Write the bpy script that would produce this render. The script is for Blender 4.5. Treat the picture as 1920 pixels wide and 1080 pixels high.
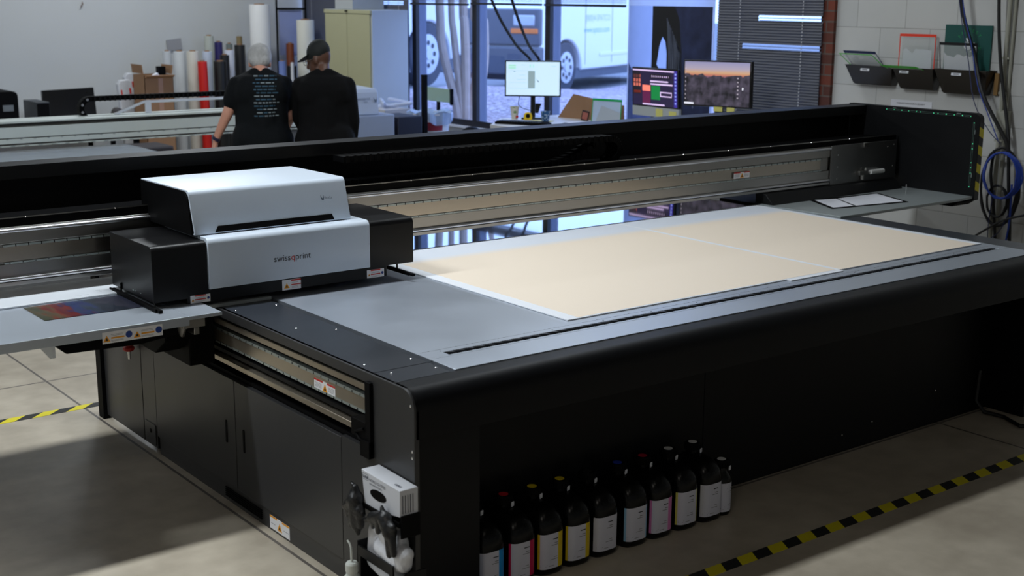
import bpy, bmesh, math, random
from mathutils import Vector, Matrix, Euler
from mathutils.bvhtree import BVHTree
random.seed(7)
for o in list(bpy.data.objects): bpy.data.objects.remove(o)
S = bpy.context.scene
COL = S.collection
# ------------------------------------------------------------------ camera, world, lights, exposure
cam = bpy.data.cameras.new('camera'); cam.sensor_width = 36; cam.sensor_fit = 'HORIZONTAL'
cam.lens = 46.088; cam.clip_start = .05; cam.clip_end = 200
cam.dof.use_dof = True; cam.dof.focus_distance = 5.3; cam.dof.aperture_fstop = 4.0
co = bpy.data.objects.new('camera', cam); COL.objects.link(co)
Rr = Vector((0.79377816, -0.60817122, 0.00663258)); Dn = Vector((-0.12783309, -0.17748798, -0.97578518)); Fw = Vector((0.59462167, 0.77370911, -0.21863049))
co.matrix_world = Matrix(((Rr.x, -Dn.x, -Fw.x, 0), (Rr.y, -Dn.y, -Fw.y, 0), (Rr.z, -Dn.z, -Fw.z, 1.9), (0, 0, 0, 1)))
S.camera = co
S.view_settings.view_transform = 'Standard'; S.view_settings.look = 'None'
S.view_settings.gamma = 1; S.view_settings.use_curve_mapping = False; S.view_settings.exposure = 0.0
W = bpy.data.worlds.new('daylight'); S.world = W; W.use_nodes = True
bg = W.node_tree.nodes['Background']; bg.inputs[0].default_value = (0.34, 0.51, 1.0, 1); bg.inputs[1].default_value = 3.6

def area(name, loc, sx, sy, power, col, rot=(0, 0, 0)):
    l = bpy.data.lights.new(name, 'AREA'); l.shape = 'RECTANGLE'; l.size = sx; l.size_y = sy
    l.energy = power; l.color = col
    o = bpy.data.objects.new(name, l); COL.objects.link(o); o.location = loc; o.rotation_euler = rot
    return o
COOL = (.90, .96, 1.0); WARM = (1.0, .93, .84)
# fluorescent rows hanging under the ceiling (x runs along the printer)
for i, (x, p) in enumerate(((-2.4, 80), (0.2, 96), (2.6, 86), (5.4, 7))):
    area('tube_lamp_middle', (x, 4.9, 4.15), 1.3, .22, p, COOL)
for x, p in ((1.0, 60), (5.2, 80)):
    area('tube_lamp_far', (x, 11.9, 4.15), 1.3, .22, p, COOL)
area('wall_fill_light', (6.3, 7.3, 4.15), .22, 1.3, 32, COOL)  # added fill light to brighten the block wall, not one of the tube rows
for x, p in ((-.9, 22), (1.9, 4)):
    area('tube_lamp_near', (x, .3, 4.15), 1.3, .22, p, WARM)

# ------------------------------------------------------------------ helpers
def c(r, g, b):
    return tuple(((v/255)/12.92 if v/255 <= .04045 else ((v/255+.055)/1.055)**2.4) for v in (r, g, b))
MATS = {}
def mat(name, col=0, rough=.5, metal=0., var=.06, scale=8., bump=0., bscale=60., emit=0., spec=.5, coat=0., stretch=None, alpha=1., trans=0., rvar=.06):
    if name in MATS: return MATS[name]
    m = bpy.data.materials.new(name); m.use_nodes = True; nt = m.node_tree; N = nt.nodes; L = nt.links
    b = N['Principled BSDF']
    tc = N.new('ShaderNodeTexCoord'); mp = N.new('ShaderNodeMapping'); L.new(tc.outputs['Object'], mp.inputs[0])
    if stretch: mp.inputs['Scale'].default_value = stretch
    nz = N.new('ShaderNodeTexNoise'); nz.inputs['Scale'].default_value = scale; nz.inputs['Detail'].default_value = 4
    L.new(mp.outputs[0], nz.inputs['Vector'])
    mr = N.new('ShaderNodeMapRange'); mr.inputs[3].default_value = 1-var; mr.inputs[4].default_value = 1+var
    L.new(nz.outputs[0], mr.inputs[0])
    mx = N.new('ShaderNodeVectorMath'); mx.operation = 'SCALE'; mx.inputs[0].default_value = col
    L.new(mr.outputs[0], mx.inputs['Scale']); L.new(mx.outputs[0], b.inputs['Base Color'])
    r2 = N.new('ShaderNodeMapRange'); r2.inputs[3].default_value = max(0, rough-rvar); r2.inputs[4].default_value = min(1, rough+rvar)
    L.new(nz.outputs[0], r2.inputs[0]); L.new(r2.outputs[0], b.inputs['Roughness'])
    b.inputs['Metallic'].default_value = metal; b.inputs['Specular IOR Level'].default_value = spec
    b.inputs['Coat Weight'].default_value = coat; b.inputs['Alpha'].default_value = alpha
    b.inputs['Transmission Weight'].default_value = trans
    if emit:
        L.new(mx.outputs[0], b.inputs['Emission Color']); b.inputs['Emission Strength'].default_value = emit
    if bump:
        n2 = N.new('ShaderNodeTexNoise'); n2.inputs['Scale'].default_value = bscale; n2.inputs['Detail'].default_value = 3
        L.new(mp.outputs[0], n2.inputs['Vector'])
        bp = N.new('ShaderNodeBump'); bp.inputs['Strength'].default_value = bump; bp.inputs['Distance'].default_value = .01
        L.new(n2.outputs[0], bp.inputs['Height']); L.new(bp.outputs[0], b.inputs['Normal'])
    MATS[name] = m
    return m

class MB:
    def __init__(s): s.v = []; s.f = []; s.m = []
    def add(s, vs, fs, mi=0):
        o = len(s.v); s.v += [tuple(p) for p in vs]; s.f += [tuple(i+o for i in f) for f in fs]; s.m += [mi]*len(fs); return s
    def box(s, x0, x1, y0, y1, z0, z1, mi=0):
        x0, x1 = sorted((x0, x1)); y0, y1 = sorted((y0, y1)); z0, z1 = sorted((z0, z1))
        return s.add([(x0, y0, z0), (x1, y0, z0), (x1, y1, z0), (x0, y1, z0), (x0, y0, z1), (x1, y0, z1), (x1, y1, z1), (x0, y1, z1)],
                     [(0, 3, 2, 1), (4, 5, 6, 7), (0, 1, 5, 4), (1, 2, 6, 5), (2, 3, 7, 6), (3, 0, 4, 7)], mi)
    def obox(s, ctr, ax, ay, az, mi=0):      # oriented box from half-axis vectors
        C0 = Vector(ctr); ax, ay, az = Vector(ax), Vector(ay), Vector(az)
        vs = [C0+i*ax+j*ay+k*az for k in (-1, 1) for i, j in ((-1, -1), (1, -1), (1, 1), (-1, 1))]
        return s.add(vs, [(0, 3, 2, 1), (4, 5, 6, 7), (0, 1, 5, 4), (1, 2, 6, 5), (2, 3, 7, 6), (3, 0, 4, 7)], mi)
    def prism(s, pts, axis, a0, a1, mi=0):   # pts are 2D in the other two axes (in xyz order)
        n = len(pts)
        def P(p, a):
            if axis == 'x': return (a, p[0], p[1])
            if axis == 'y': return (p[0], a, p[1])
            return (p[0], p[1], a)
        vs = [P(p, a0) for p in pts]+[P(p, a1) for p in pts]
        fs = [tuple(range(n))[::-1], tuple(range(n, 2*n))]+[(i, (i+1) % n, n+(i+1) % n, n+i) for i in range(n)]
        return s.add(vs, fs, mi)
    def quad(s, a, b, c_, d, mi=0): return s.add([a, b, c_, d], [(0, 1, 2, 3)], mi)
    def tube(s, pts, r, n=10, mi=0, r1=None, closed=False):
        pts = [Vector(p) for p in pts]; k = len(pts); rings = []
        up = None
        for i, p in enumerate(pts):
            if closed: d = pts[(i+1) % k]-pts[i-1]
            else: d = pts[min(i+1, k-1)]-pts[max(i-1, 0)]
            if d.length < 1e-9: d = Vector((0, 0, 1))
            d.normalize()
            if up is None: up = d.orthogonal().normalized()
            else:
                up = up-d*up.dot(d)
                up = up.normalized() if up.length > 1e-6 else d.orthogonal().normalized()
            w = d.cross(up); rr = r if r1 is None else r+(r1-r)*i/max(1, k-1)
            if isinstance(r, (list, tuple)): rr = r[i]
            rings.append([p+up*math.cos(a)*rr+w*math.sin(a)*rr for a in [2*math.pi*j/n for j in range(n)]])
        vs = [v for R_ in rings for v in R_]; fs = []
        m = k if closed else k-1
        for i in range(m):
            for j in range(n):
                a, b = i*n+j, i*n+(j+1) % n; i2 = (i+1) % k
                fs.append((a, b, i2*n+(j+1) % n, i2*n+j))
        if not closed: fs += [tuple(range(n))[::-1], tuple(range((k-1)*n, k*n))]
        return s.add(vs, fs, mi)
    def lathe(s, prof, ctr=(0, 0, 0), n=24, mi=0, sx=1, sy=1):
        vs = []; fs = []; k = len(prof)
        for r, z in prof:
            for j in range(n):
                a = 2*math.pi*j/n; vs.append((ctr[0]+r*math.cos(a)*sx, ctr[1]+r*math.sin(a)*sy, ctr[2]+z))
        for i in range(k-1):
            for j in range(n): fs.append((i*n+j, i*n+(j+1) % n, (i+1)*n+(j+1) % n, (i+1)*n+j))
        fs += [tuple(range(n))[::-1], tuple(range((k-1)*n, k*n))]
        return s.add(vs, fs, mi)
    def ball(s, ctr, rx, ry=None, rz=None, n=16, mi=0, rot=None):
        ry = ry or rx; rz = rz or rx; vs = []; m = n//2
        for i in range(m+1):
            t = math.pi*i/m
            for j in range(n):
                a = 2*math.pi*j/n
                p = Vector((math.sin(t)*math.cos(a)*rx, math.sin(t)*math.sin(a)*ry, math.cos(t)*rz))
                if rot: p = rot @ p
                vs.append(Vector(ctr)+p)
        fs = []
        for i in range(m):
            for j in range(n): fs.append((i*n+j, (i+1)*n+j, (i+1)*n+(j+1) % n, i*n+(j+1) % n))
        return s.add(vs, fs, mi)
    def cap(s, p0, p1, r0, r1, n=14, mi=0):   # tapered capsule
        s.tube([p0, p1], r0, n, mi, r1); s.ball(p0, r0, n=n, mi=mi); s.ball(p1, r1, n=n, mi=mi); return s

ROOTLOC = {}
def rootloc(o):
    while o.parent: o = o.parent
    return ROOTLOC.get(o.name, Vector((0, 0, 0)))
def build(name, mb, mats, parent=None, bevel=0., smooth=30, seg=2, loc=None):
    me = bpy.data.meshes.new(name)
    base = rootloc(parent) if parent else (Vector(loc) if loc else Vector((0, 0, 0)))
    me.from_pydata([Vector(v)-base for v in mb.v], [], mb.f)
    if not isinstance(mats, (list, tuple)): mats = [mats]
    for m in mats: me.materials.append(m)
    for p, mi in zip(me.polygons, mb.m): p.material_index = mi
    bm = bmesh.new(); bm.from_mesh(me); bmesh.ops.remove_doubles(bm, verts=bm.verts, dist=1e-6)
    bmesh.ops.recalc_face_normals(bm, faces=bm.faces); bm.to_mesh(me); bm.free()
    if smooth:
        me.shade_smooth(); me.set_sharp_from_angle(angle=math.radians(smooth))
    o = bpy.data.objects.new(name, me); COL.objects.link(o)
    if parent: o.parent = parent
    else:
        o.location = base; ROOTLOC[o.name] = base.copy()
    if bevel:
        b = o.modifiers.new('bevel', 'BEVEL'); b.width = bevel; b.segments = seg; b.limit_method = 'ANGLE'; b.angle_limit = math.radians(40)
    return o
def tag(o, label=None, cat=None, group=None, kind=None):
    if label: o['label'] = label
    if cat: o['category'] = cat
    if group: o['group'] = group
    if kind: o['kind'] = kind
    return o
def thing(name, loc, label, cat, group=None):
    e = bpy.data.objects.new(name, None); e.empty_display_size = .1; COL.objects.link(e); e.location = loc
    ROOTLOC[e.name] = Vector(loc); return tag(e, label, cat, group)
def place(root, loc, rz=0, rx=0, ry=0):
    root.location = loc; root.rotation_euler = (rx, ry, rz)
def dup(root, loc, rz, label, group=None):
    r = root.copy(); COL.objects.link(r); r.location = loc; r.rotation_euler = (0, 0, rz); r['label'] = label
    if group: r['group'] = group
    for ch in list(root.children):
        k = ch.copy(); COL.objects.link(k); k.parent = r
        for g in list(ch.children):
            d = g.copy(); COL.objects.link(d); d.parent = k
    return r
def text_mb(mb, s, size, org, xd, yd, mi=0, align='LEFT', off=.0008, bold=0.):
    cu = bpy.data.curves.new('t', 'FONT'); cu.body = s; cu.size = size; cu.align_x = align; cu.extrude = 0; cu.offset = bold
    ob = bpy.data.objects.new('t', cu); COL.objects.link(ob)
    bpy.context.view_layer.update()
    me = bpy.data.meshes.new_from_object(ob.evaluated_get(bpy.context.evaluated_depsgraph_get()))
    xd = Vector(xd).normalized(); yd = Vector(yd).normalized(); nd = xd.cross(yd)
    wd = max([v.co.x for v in me.vertices], default=0)
    vs = [Vector(org)+xd*v.co.x+yd*v.co.y+nd*off for v in me.vertices]
    mb.add(vs, [tuple(p.vertices) for p in me.polygons], mi)
    bpy.data.objects.remove(ob); bpy.data.curves.remove(cu); bpy.data.meshes.remove(me)
    return wd
def arc(cx, cy, r, a0, a1, n=8):
    return [(cx+r*math.cos(math.radians(a0+(a1-a0)*i/n)), cy+r*math.sin(math.radians(a0+(a1-a0)*i/n))) for i in range(n+1)]
def fin(mb, vox, sm=4, fac=.6, bake=None):   # fuse the pieces of mb into one continuous surface
    me = bpy.data.meshes.new('b'); me.from_pydata(mb.v, [], mb.f)
    o = bpy.data.objects.new('b', me); COL.objects.link(o)
    r = o.modifiers.new('r', 'REMESH'); r.mode = 'VOXEL'; r.voxel_size = vox
    s = o.modifiers.new('s', 'SMOOTH'); s.iterations = sm; s.factor = fac
    bpy.context.view_layer.update()
    m2 = bpy.data.meshes.new_from_object(o.evaluated_get(bpy.context.evaluated_depsgraph_get()))
    out = MB(); out.add([v.co.copy() for v in m2.vertices], [tuple(p.vertices) for p in m2.polygons])
    bpy.data.objects.remove(o); bpy.data.meshes.remove(me); bpy.data.meshes.remove(m2)
    return out

# ------------------------------------------------------------------ materials
K = mat('black_powder_coat', c(12, 13, 15), .45, var=.1, spec=.25)
K2 = mat('black_matte', c(5, 5, 6), .62, spec=.1)
KG = mat('anthracite_panel', c(48, 48, 49), .38, var=.06, scale=3, bump=.05, bscale=400)
KT = mat('anthracite_table', c(46, 50, 57), .3, var=.05, scale=4)
FASC = mat('front_fascia_shaded', c(11, 12, 15), .45, spec=.2)  # shade on the front put into the colour, darker than the side panel
GLOSS = mat('black_glass', c(10, 10, 14), .035, rvar=.01, spec=1., scale=30, coat=1.)
ALU = mat('brushed_aluminium', c(160, 158, 154), .3, metal=1, var=.03, rvar=.02, scale=4, stretch=(1, 30, 30))
ALU2 = mat('satin_aluminium_plate', c(182, 174, 162), .26, metal=1, var=.04, rvar=.03, scale=4, stretch=(1, 20, 20))
CHROME = mat('polished_rail_steel', c(205, 205, 208), .3, metal=1, rvar=0, var=0)
TANST = mat('magnet_track_steel', c(178, 168, 152), .3, metal=.8, var=.05, scale=12)
CLIP = mat('track_clip', c(176, 186, 184), .35, metal=.6)
SCREW = mat('screw_steel', c(215, 215, 215), .18, metal=1)
BED = mat('bed_steel_sheet', c(188, 196, 208), .40, metal=.8, var=.04, scale=3, bump=.02, bscale=500)
SHELF = mat('shelf_grey_sheet', c(150, 157, 158), .38, metal=.2, var=.04)
WHS = mat('white_sheet_metal', c(205, 210, 216), .3, var=.03)
LSM = mat('left_shelf_sheet', c(180, 188, 198), .32, metal=.5, var=.03)
SHELL = mat('white_shell', c(206, 217, 230), .3, var=.015, scale=4, coat=.2)
WLAB = mat('label_white', c(232, 232, 235), .45)
RLAB = mat('label_red', c(196, 40, 30), .5)
YLAB = mat('label_amber', c(236, 160, 30), .5)
BLAB = mat('label_blue', c(28, 62, 140), .5)
GLAB = mat('label_grey_print', c(130, 130, 135), .6)
KLAB = mat('label_black_print', c(25, 25, 28), .6)
HAZY = mat('hazard_yellow', c(214, 200, 28), .5, var=.05)
HAZK = mat('hazard_black', c(26, 26, 26), .55)
LED = mat('green_led', (.1, 1., .45), .4, emit=.9)
PAPER = mat('paper_white', c(222, 224, 232), .7, var=.02)
WALLP = mat('wall_paint_grey', c(196, 198, 198), .75, var=.03, scale=1.2, bump=.08, bscale=90)
CEIL = mat('ceiling_paint', c(120, 120, 118), .85)
RUB = mat('rubber_black', c(16, 16, 18), .55)
BLUEC = mat('blue_cable', c(28, 62, 160), .45)
CARD = mat('cardboard', c(148, 112, 82), .8, var=.1, scale=14)
WPLA = mat('white_plastic', c(214, 218, 226), .4, var=.03)
SKINL = mat('skin_light', c(206, 150, 128), .55, var=.08, scale=25)
SKIND = mat('skin_dark', c(92, 62, 48), .5, var=.08, scale=25)

# ------------------------------------------------------------------ room shell
def floor_mat():
    m = bpy.data.materials.new('sealed_concrete'); m.use_nodes = True; N = m.node_tree.nodes; L = m.node_tree.links
    b = N['Principled BSDF']; tc = N.new('ShaderNodeTexCoord')
    def noise(sc, det=5, st=None):
        n = N.new('ShaderNodeTexNoise'); n.inputs['Scale'].default_value = sc; n.inputs['Detail'].default_value = det
        if st:
            mp = N.new('ShaderNodeMapping'); mp.inputs['Scale'].default_value = st; L.new(tc.outputs['Object'], mp.inputs[0]); L.new(mp.outputs[0], n.inputs['Vector'])
        else: L.new(tc.outputs['Object'], n.inputs['Vector'])
        return n
    n1 = noise(1.3); n2 = noise(9, 8); n3 = noise(3.5, 4, (1, 3, 1))
    r = N.new('ShaderNodeValToRGB'); r.color_ramp.elements[0].position = .3; r.color_ramp.elements[1].position = .72
    r.color_ramp.elements[0].color = (*c(158, 148, 132), 1); r.color_ramp.elements[1].color = (*c(196, 186, 168), 1)
    L.new(n1.outputs[0], r.inputs[0])
    r2 = N.new('ShaderNodeValToRGB'); r2.color_ramp.elements[0].position = .35; r2.color_ramp.elements[1].position = .65
    r2.color_ramp.elements[0].color = (.84, .83, .82, 1); r2.color_ramp.elements[1].color = (1, 1, 1, 1)
    L.new(n2.outputs[0], r2.inputs[0])
    mx = N.new('ShaderNodeMix'); mx.data_type = 'RGBA'; mx.blend_type = 'MULTIPLY'; mx.inputs[0].default_value = 1
    L.new(r.outputs[0], mx.inputs[6]); L.new(r2.outputs[0], mx.inputs[7])
    # sawn joints: x = 1.99 + n*3.05, y = 6.39 + n*3.05
    sp = N.new('ShaderNodeSeparateXYZ'); L.new(tc.outputs['Object'], sp.inputs[0])
    def joint(out, off):
        a = N.new('ShaderNodeMath'); a.operation = 'SUBTRACT'; L.new(out, a.inputs[0]); a.inputs[1].default_value = off-1.525
        p = N.new('ShaderNodeMath'); p.operation = 'WRAP'; L.new(a.outputs[0], p.inputs[0]); p.inputs[1].default_value = 3.05; p.inputs[2].default_value = 0
        s_ = N.new('ShaderNodeMath'); s_.operation = 'SUBTRACT'; L.new(p.outputs[0], s_.inputs[0]); s_.inputs[1].default_value = 1.525
        ab = N.new('ShaderNodeMath'); ab.operation = 'ABSOLUTE'; L.new(s_.outputs[0], ab.inputs[0])
        lt = N.new('ShaderNodeMath'); lt.operation = 'LESS_THAN'; L.new(ab.outputs[0], lt.inputs[0]); lt.inputs[1].default_value = .006
        return lt
    j1 = joint(sp.outputs[0], 1.985); j2 = joint(sp.outputs[1], 6.39)
    mxj = N.new('ShaderNodeMath'); mxj.operation = 'MAXIMUM'; L.new(j1.outputs[0], mxj.inputs[0]); L.new(j2.outputs[0], mxj.inputs[1])
    m2 = N.new('ShaderNodeMix'); m2.data_type = 'RGBA'; L.new(mxj.outputs[0], m2.inputs[0]); L.new(mx.outputs[2], m2.inputs[6]); m2.inputs[7].default_value = (*c(96, 90, 84), 1)
    L.new(m2.outputs[2], b.inputs['Base Color'])
    mr = N.new('ShaderNodeMapRange'); mr.inputs[3].default_value = .3; mr.inputs[4].default_value = .55; L.new(n3.outputs[0], mr.inputs[0]); L.new(mr.outputs[0], b.inputs['Roughness'])
    bp = N.new('ShaderNodeBump'); bp.inputs['Strength'].default_value = .05; L.new(n2.outputs[0], bp.inputs['Height']); L.new(bp.outputs[0], b.inputs['Normal'])
    return m
def block_mat():
    m = bpy.data.materials.new('painted_block_wall'); m.use_nodes = True; N = m.node_tree.nodes; L = m.node_tree.links
    b = N['Principled BSDF']; tc = N.new('ShaderNodeTexCoord')
    sp = N.new('ShaderNodeSeparateXYZ'); L.new(tc.outputs['Object'], sp.inputs[0])
    cb = N.new('ShaderNodeCombineXYZ'); L.new(sp.outputs[1], cb.inputs[0]); L.new(sp.outputs[2], cb.inputs[1])
    br = N.new('ShaderNodeTexBrick'); br.inputs['Scale'].default_value = 1; br.inputs['Brick Width'].default_value = .4; br.inputs['Row Height'].default_value = .2
    br.inputs['Mortar Size'].default_value = .0035; br.inputs['Mortar Smooth'].default_value = .6
    mp = N.new('ShaderNodeMapping'); mp.inputs['Location'].default_value = (.05, .108, 0); L.new(cb.outputs[0], mp.inputs[0]); L.new(mp.outputs[0], br.inputs['Vector'])
    nz = N.new('ShaderNodeTexNoise'); nz.inputs['Scale'].default_value = 2.2; nz.inputs['Detail'].default_value = 6; L.new(tc.outputs['Object'], nz.inputs[0])
    br.inputs['Color1'].default_value = (*c(202, 202, 200), 1); br.inputs['Color2'].default_value = (*c(194, 195, 194), 1); br.inputs['Mortar'].default_value = (*c(162, 162, 160), 1)
    r = N.new('ShaderNodeMapRange'); r.inputs[3].default_value = .9; r.inputs[4].default_value = 1.06; L.new(nz.outputs[0], r.inputs[0])
    v = N.new('ShaderNodeVectorMath'); v.operation = 'SCALE'; L.new(br.outputs[0], v.inputs[0]); L.new(r.outputs[0], v.inputs['Scale']); L.new(v.outputs[0], b.inputs['Base Color'])
    b.inputs['Roughness'].default_value = .7
    bp = N.new('ShaderNodeBump'); bp.inputs['Strength'].default_value = .25; bp.inputs['Distance'].default_value = .004; bp.invert = True; L.new(br.outputs['Fac'], bp.inputs['Height']); L.new(bp.outputs[0], b.inputs['Normal'])
    return m
def brick_mat():
    m = bpy.data.materials.new('red_brick'); m.use_nodes = True; N = m.node_tree.nodes; L = m.node_tree.links
    b = N['Principled BSDF']; tc = N.new('ShaderNodeTexCoord')
    sp = N.new('ShaderNodeSeparateXYZ'); L.new(tc.outputs['Object'], sp.inputs[0])
    cb = N.new('ShaderNodeCombineXYZ'); L.new(sp.outputs[1], cb.inputs[0]); L.new(sp.outputs[2], cb.inputs[1])
    br = N.new('ShaderNodeTexBrick'); br.inputs['Scale'].default_value = 1; br.inputs['Brick Width'].default_value = .21; br.inputs['Row Height'].default_value = .075; br.inputs['Mortar Size'].default_value = .006
    L.new(cb.outputs[0], br.inputs['Vector'])
    br.inputs['Color1'].default_value = (*c(120, 58, 40), 1); br.inputs['Color2'].default_value = (*c(84, 48, 40), 1); br.inputs['Mortar'].default_value = (*c(96, 84, 78), 1)
    L.new(br.outputs[0], b.inputs['Base Color']); b.inputs['Roughness'].default_value = .85
    return m
def struct(name, mb, m, parent=None, bevel=0): 
    o = build(name, mb, m, parent, bevel)
    if not parent: o['kind'] = 'structure'
    return o
BLK = block_mat(); BRK = brick_mat()
struct('floor', MB().box(-5, 7.75, -3, 14.1, -.1, 0), floor_mat())
struct('ceiling', MB().box(-5, 7.75, -3, 14.1, 4.4, 4.5), CEIL)
struct('wall_back', MB().box(-5, 7.75, 13.9, 14.1, 0, 4.4), WALLP)
struct('wall_left', MB().box(-5.2, -5, -3, 14.1, 0, 4.4), WALLP)
struct('wall_front', MB().box(-5, 7.75, -3.2, -3, 0, 4.4), WALLP)
struct('wall_right', MB().box(7.6, 7.75, -3, 6.15, 0, 4.4), BLK)
struct('trim_1', MB().box(7.57, 7.76, 6.13, 6.235, 0, 4.4), BRK)['label'] = 'red brick end of the block wall'
WL = MB(); WL.box(7.6, 7.75, 6.235, 13.9, 0, .62); WL.box(7.6, 7.75, 6.235, 13.9, 2.6, 4.4)
struct('wall_window', WL, WALLP)
MUL = mat('window_frame_dark', c(22, 24, 34), .45)
JAMB = mat('window_jamb_blue_grey', c(112, 122, 150), .5)
SILL = mat('window_sill_white', c(206, 210, 222), .5)
GLASS = bpy.data.materials.new('window_glass'); GLASS.use_nodes = True
_n = GLASS.node_tree.nodes; _l = GLASS.node_tree.links
for x in list(_n): _n.remove(x)
_o = _n.new('ShaderNodeOutputMaterial'); _t = _n.new('ShaderNodeBsdfTransparent'); _g = _n.new('ShaderNodeBsdfGlossy'); _m = _n.new('ShaderNodeMixShader'); _f = _n.new('ShaderNodeFresnel')
_t.inputs[0].default_value = (.93, .96, .98, 1); _g.inputs['Roughness'].default_value = .02; _f.inputs[0].default_value = 1.3
_n.remove(_f); _m.inputs[0].default_value = .06; _l.new(_t.outputs[0], _m.inputs[1]); _l.new(_g.outputs[0], _m.inputs[2]); _l.new(_m.outputs[0], _o.inputs[0])
BY = [6.235, 7.22, 8.27, 9.39, 10.52, 11.58, 12.7, 13.9]
for i in range(7):
    y0, y1 = BY[i], BY[i+1]
    fr = MB(); t = .035
    fr.box(7.6, 7.64, y0, y0+t, .62, 2.6); fr.box(7.6, 7.64, y1-t, y1, .62, 2.6)
    fr.box(7.6, 7.64, y0+t, y1-t, .62, .68); fr.box(7.6, 7.64, y0+t, y1-t, 2.54, 2.6)
    w = struct('window_%d' % (i+1), fr, MUL, bevel=.003)
    build('window_pane', MB().box(7.655, 7.66, y0+t, y1-t, .68, 2.54), GLASS, w)
    build('window_jamb', MB().box(7.64, 7.73, y0, y0+t, .62, 2.6).box(7.64, 7.73, y1-t, y1, .62, 2.6), JAMB, w)
    build('window_sill', MB().box(7.56, 7.6, y0, y1, .6, .62), SILL, w)
# blinds
BLI = mat('blind_slat_dark', c(84, 86, 96), .5)
BLH = mat('blind_rail_dark', c(30, 32, 40), .5)
BCORD = mat('blind_cord', c(190, 190, 196), .7)
def blind(y0, y1, zb, label, gaps=(), full=True, x=7.55):
    r = thing('window_blind', (x, (y0+y1)/2, zb), label, 'blind')
    build('head_rail', MB().box(x-.03, x+.03, y0, y1, 2.56, 2.62), BLH, r)
    mb = MB()
    if full:
        z = zb+.02; k = 0
        while z < 2.55:
            tilt = 1.15
            for gz, ya, yb in gaps:
                if abs(z-gz) < .0105 or abs(z-gz-.021) < .0105: tilt = None; seg = (ya, yb)
            if tilt is None:
                for a, b in ((y0, seg[0]), (seg[1], y1)):
                    if b-a > .01: mb.obox((x, (a+b)/2, z), (0, (b-a)/2, 0), (.0125*math.cos(1.15), 0, .0125*math.sin(1.15)), (0, 0, .0006))
                mb.obox((x+.006, sum(seg)/2, z-.010), (0, (seg[1]-seg[0])/2, 0), (.0115, 0, .003), (0, 0, .0006))
            else:
                mb.obox((x, (y0+y1)/2, z), (0, (y1-y0)/2, 0), (.0125*math.cos(tilt), 0, .0125*math.sin(tilt)), (0, 0, .0006))
            z += .021
    else:
        for k in range(14):
            z = zb+.03+k*.006
            mb.box(x-.0125, x+.0125, y0, y1, z, z+.0022)
        for yy in (y0+.15, y1-.15): mb.box(x-.001, x+.001, yy-.001, yy+.001, zb+.11, 2.56)
    s = build('slats', mb, BLI, r, smooth=0)
    build('bottom_rail', MB().box(x-.014, x+.014, y0, y1, zb, zb+.02), BLH, r, bevel=.003)
    if full:
        for yy in (y0+.17, y1-.24):
            cd = MB(); z = zb+.02
            while z < 2.5: cd.box(x-.0165, x-.014, yy-.004, yy+.004, z, z+.012); z += .024
            build('lift_cord', cd, BCORD, r, smooth=0)
blind(6.215, 7.235, .66, 'closed dark blind over the window beside the brick pillar', gaps=((1.723, 6.225, 6.82), (1.513, 6.225, 6.97)))
blind(8.3, 9.37, 1.80, 'raised dark blind above the parked van tyre', full=False)
blind(9.42, 10.5, 1.80, 'raised dark blind left of the hanging monitor cables', full=False)
blind(10.55, 11.56, 1.79, 'raised dark blind above the tree trunks', full=False)
blind(11.6, 12.68, .66, 'closed dark blind behind the tall storage cabinet', gaps=((1.785, 11.7, 12.4),))
blind(12.72, 13.86, .66, 'closed dark blind in the far corner beside the paper rolls')

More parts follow.
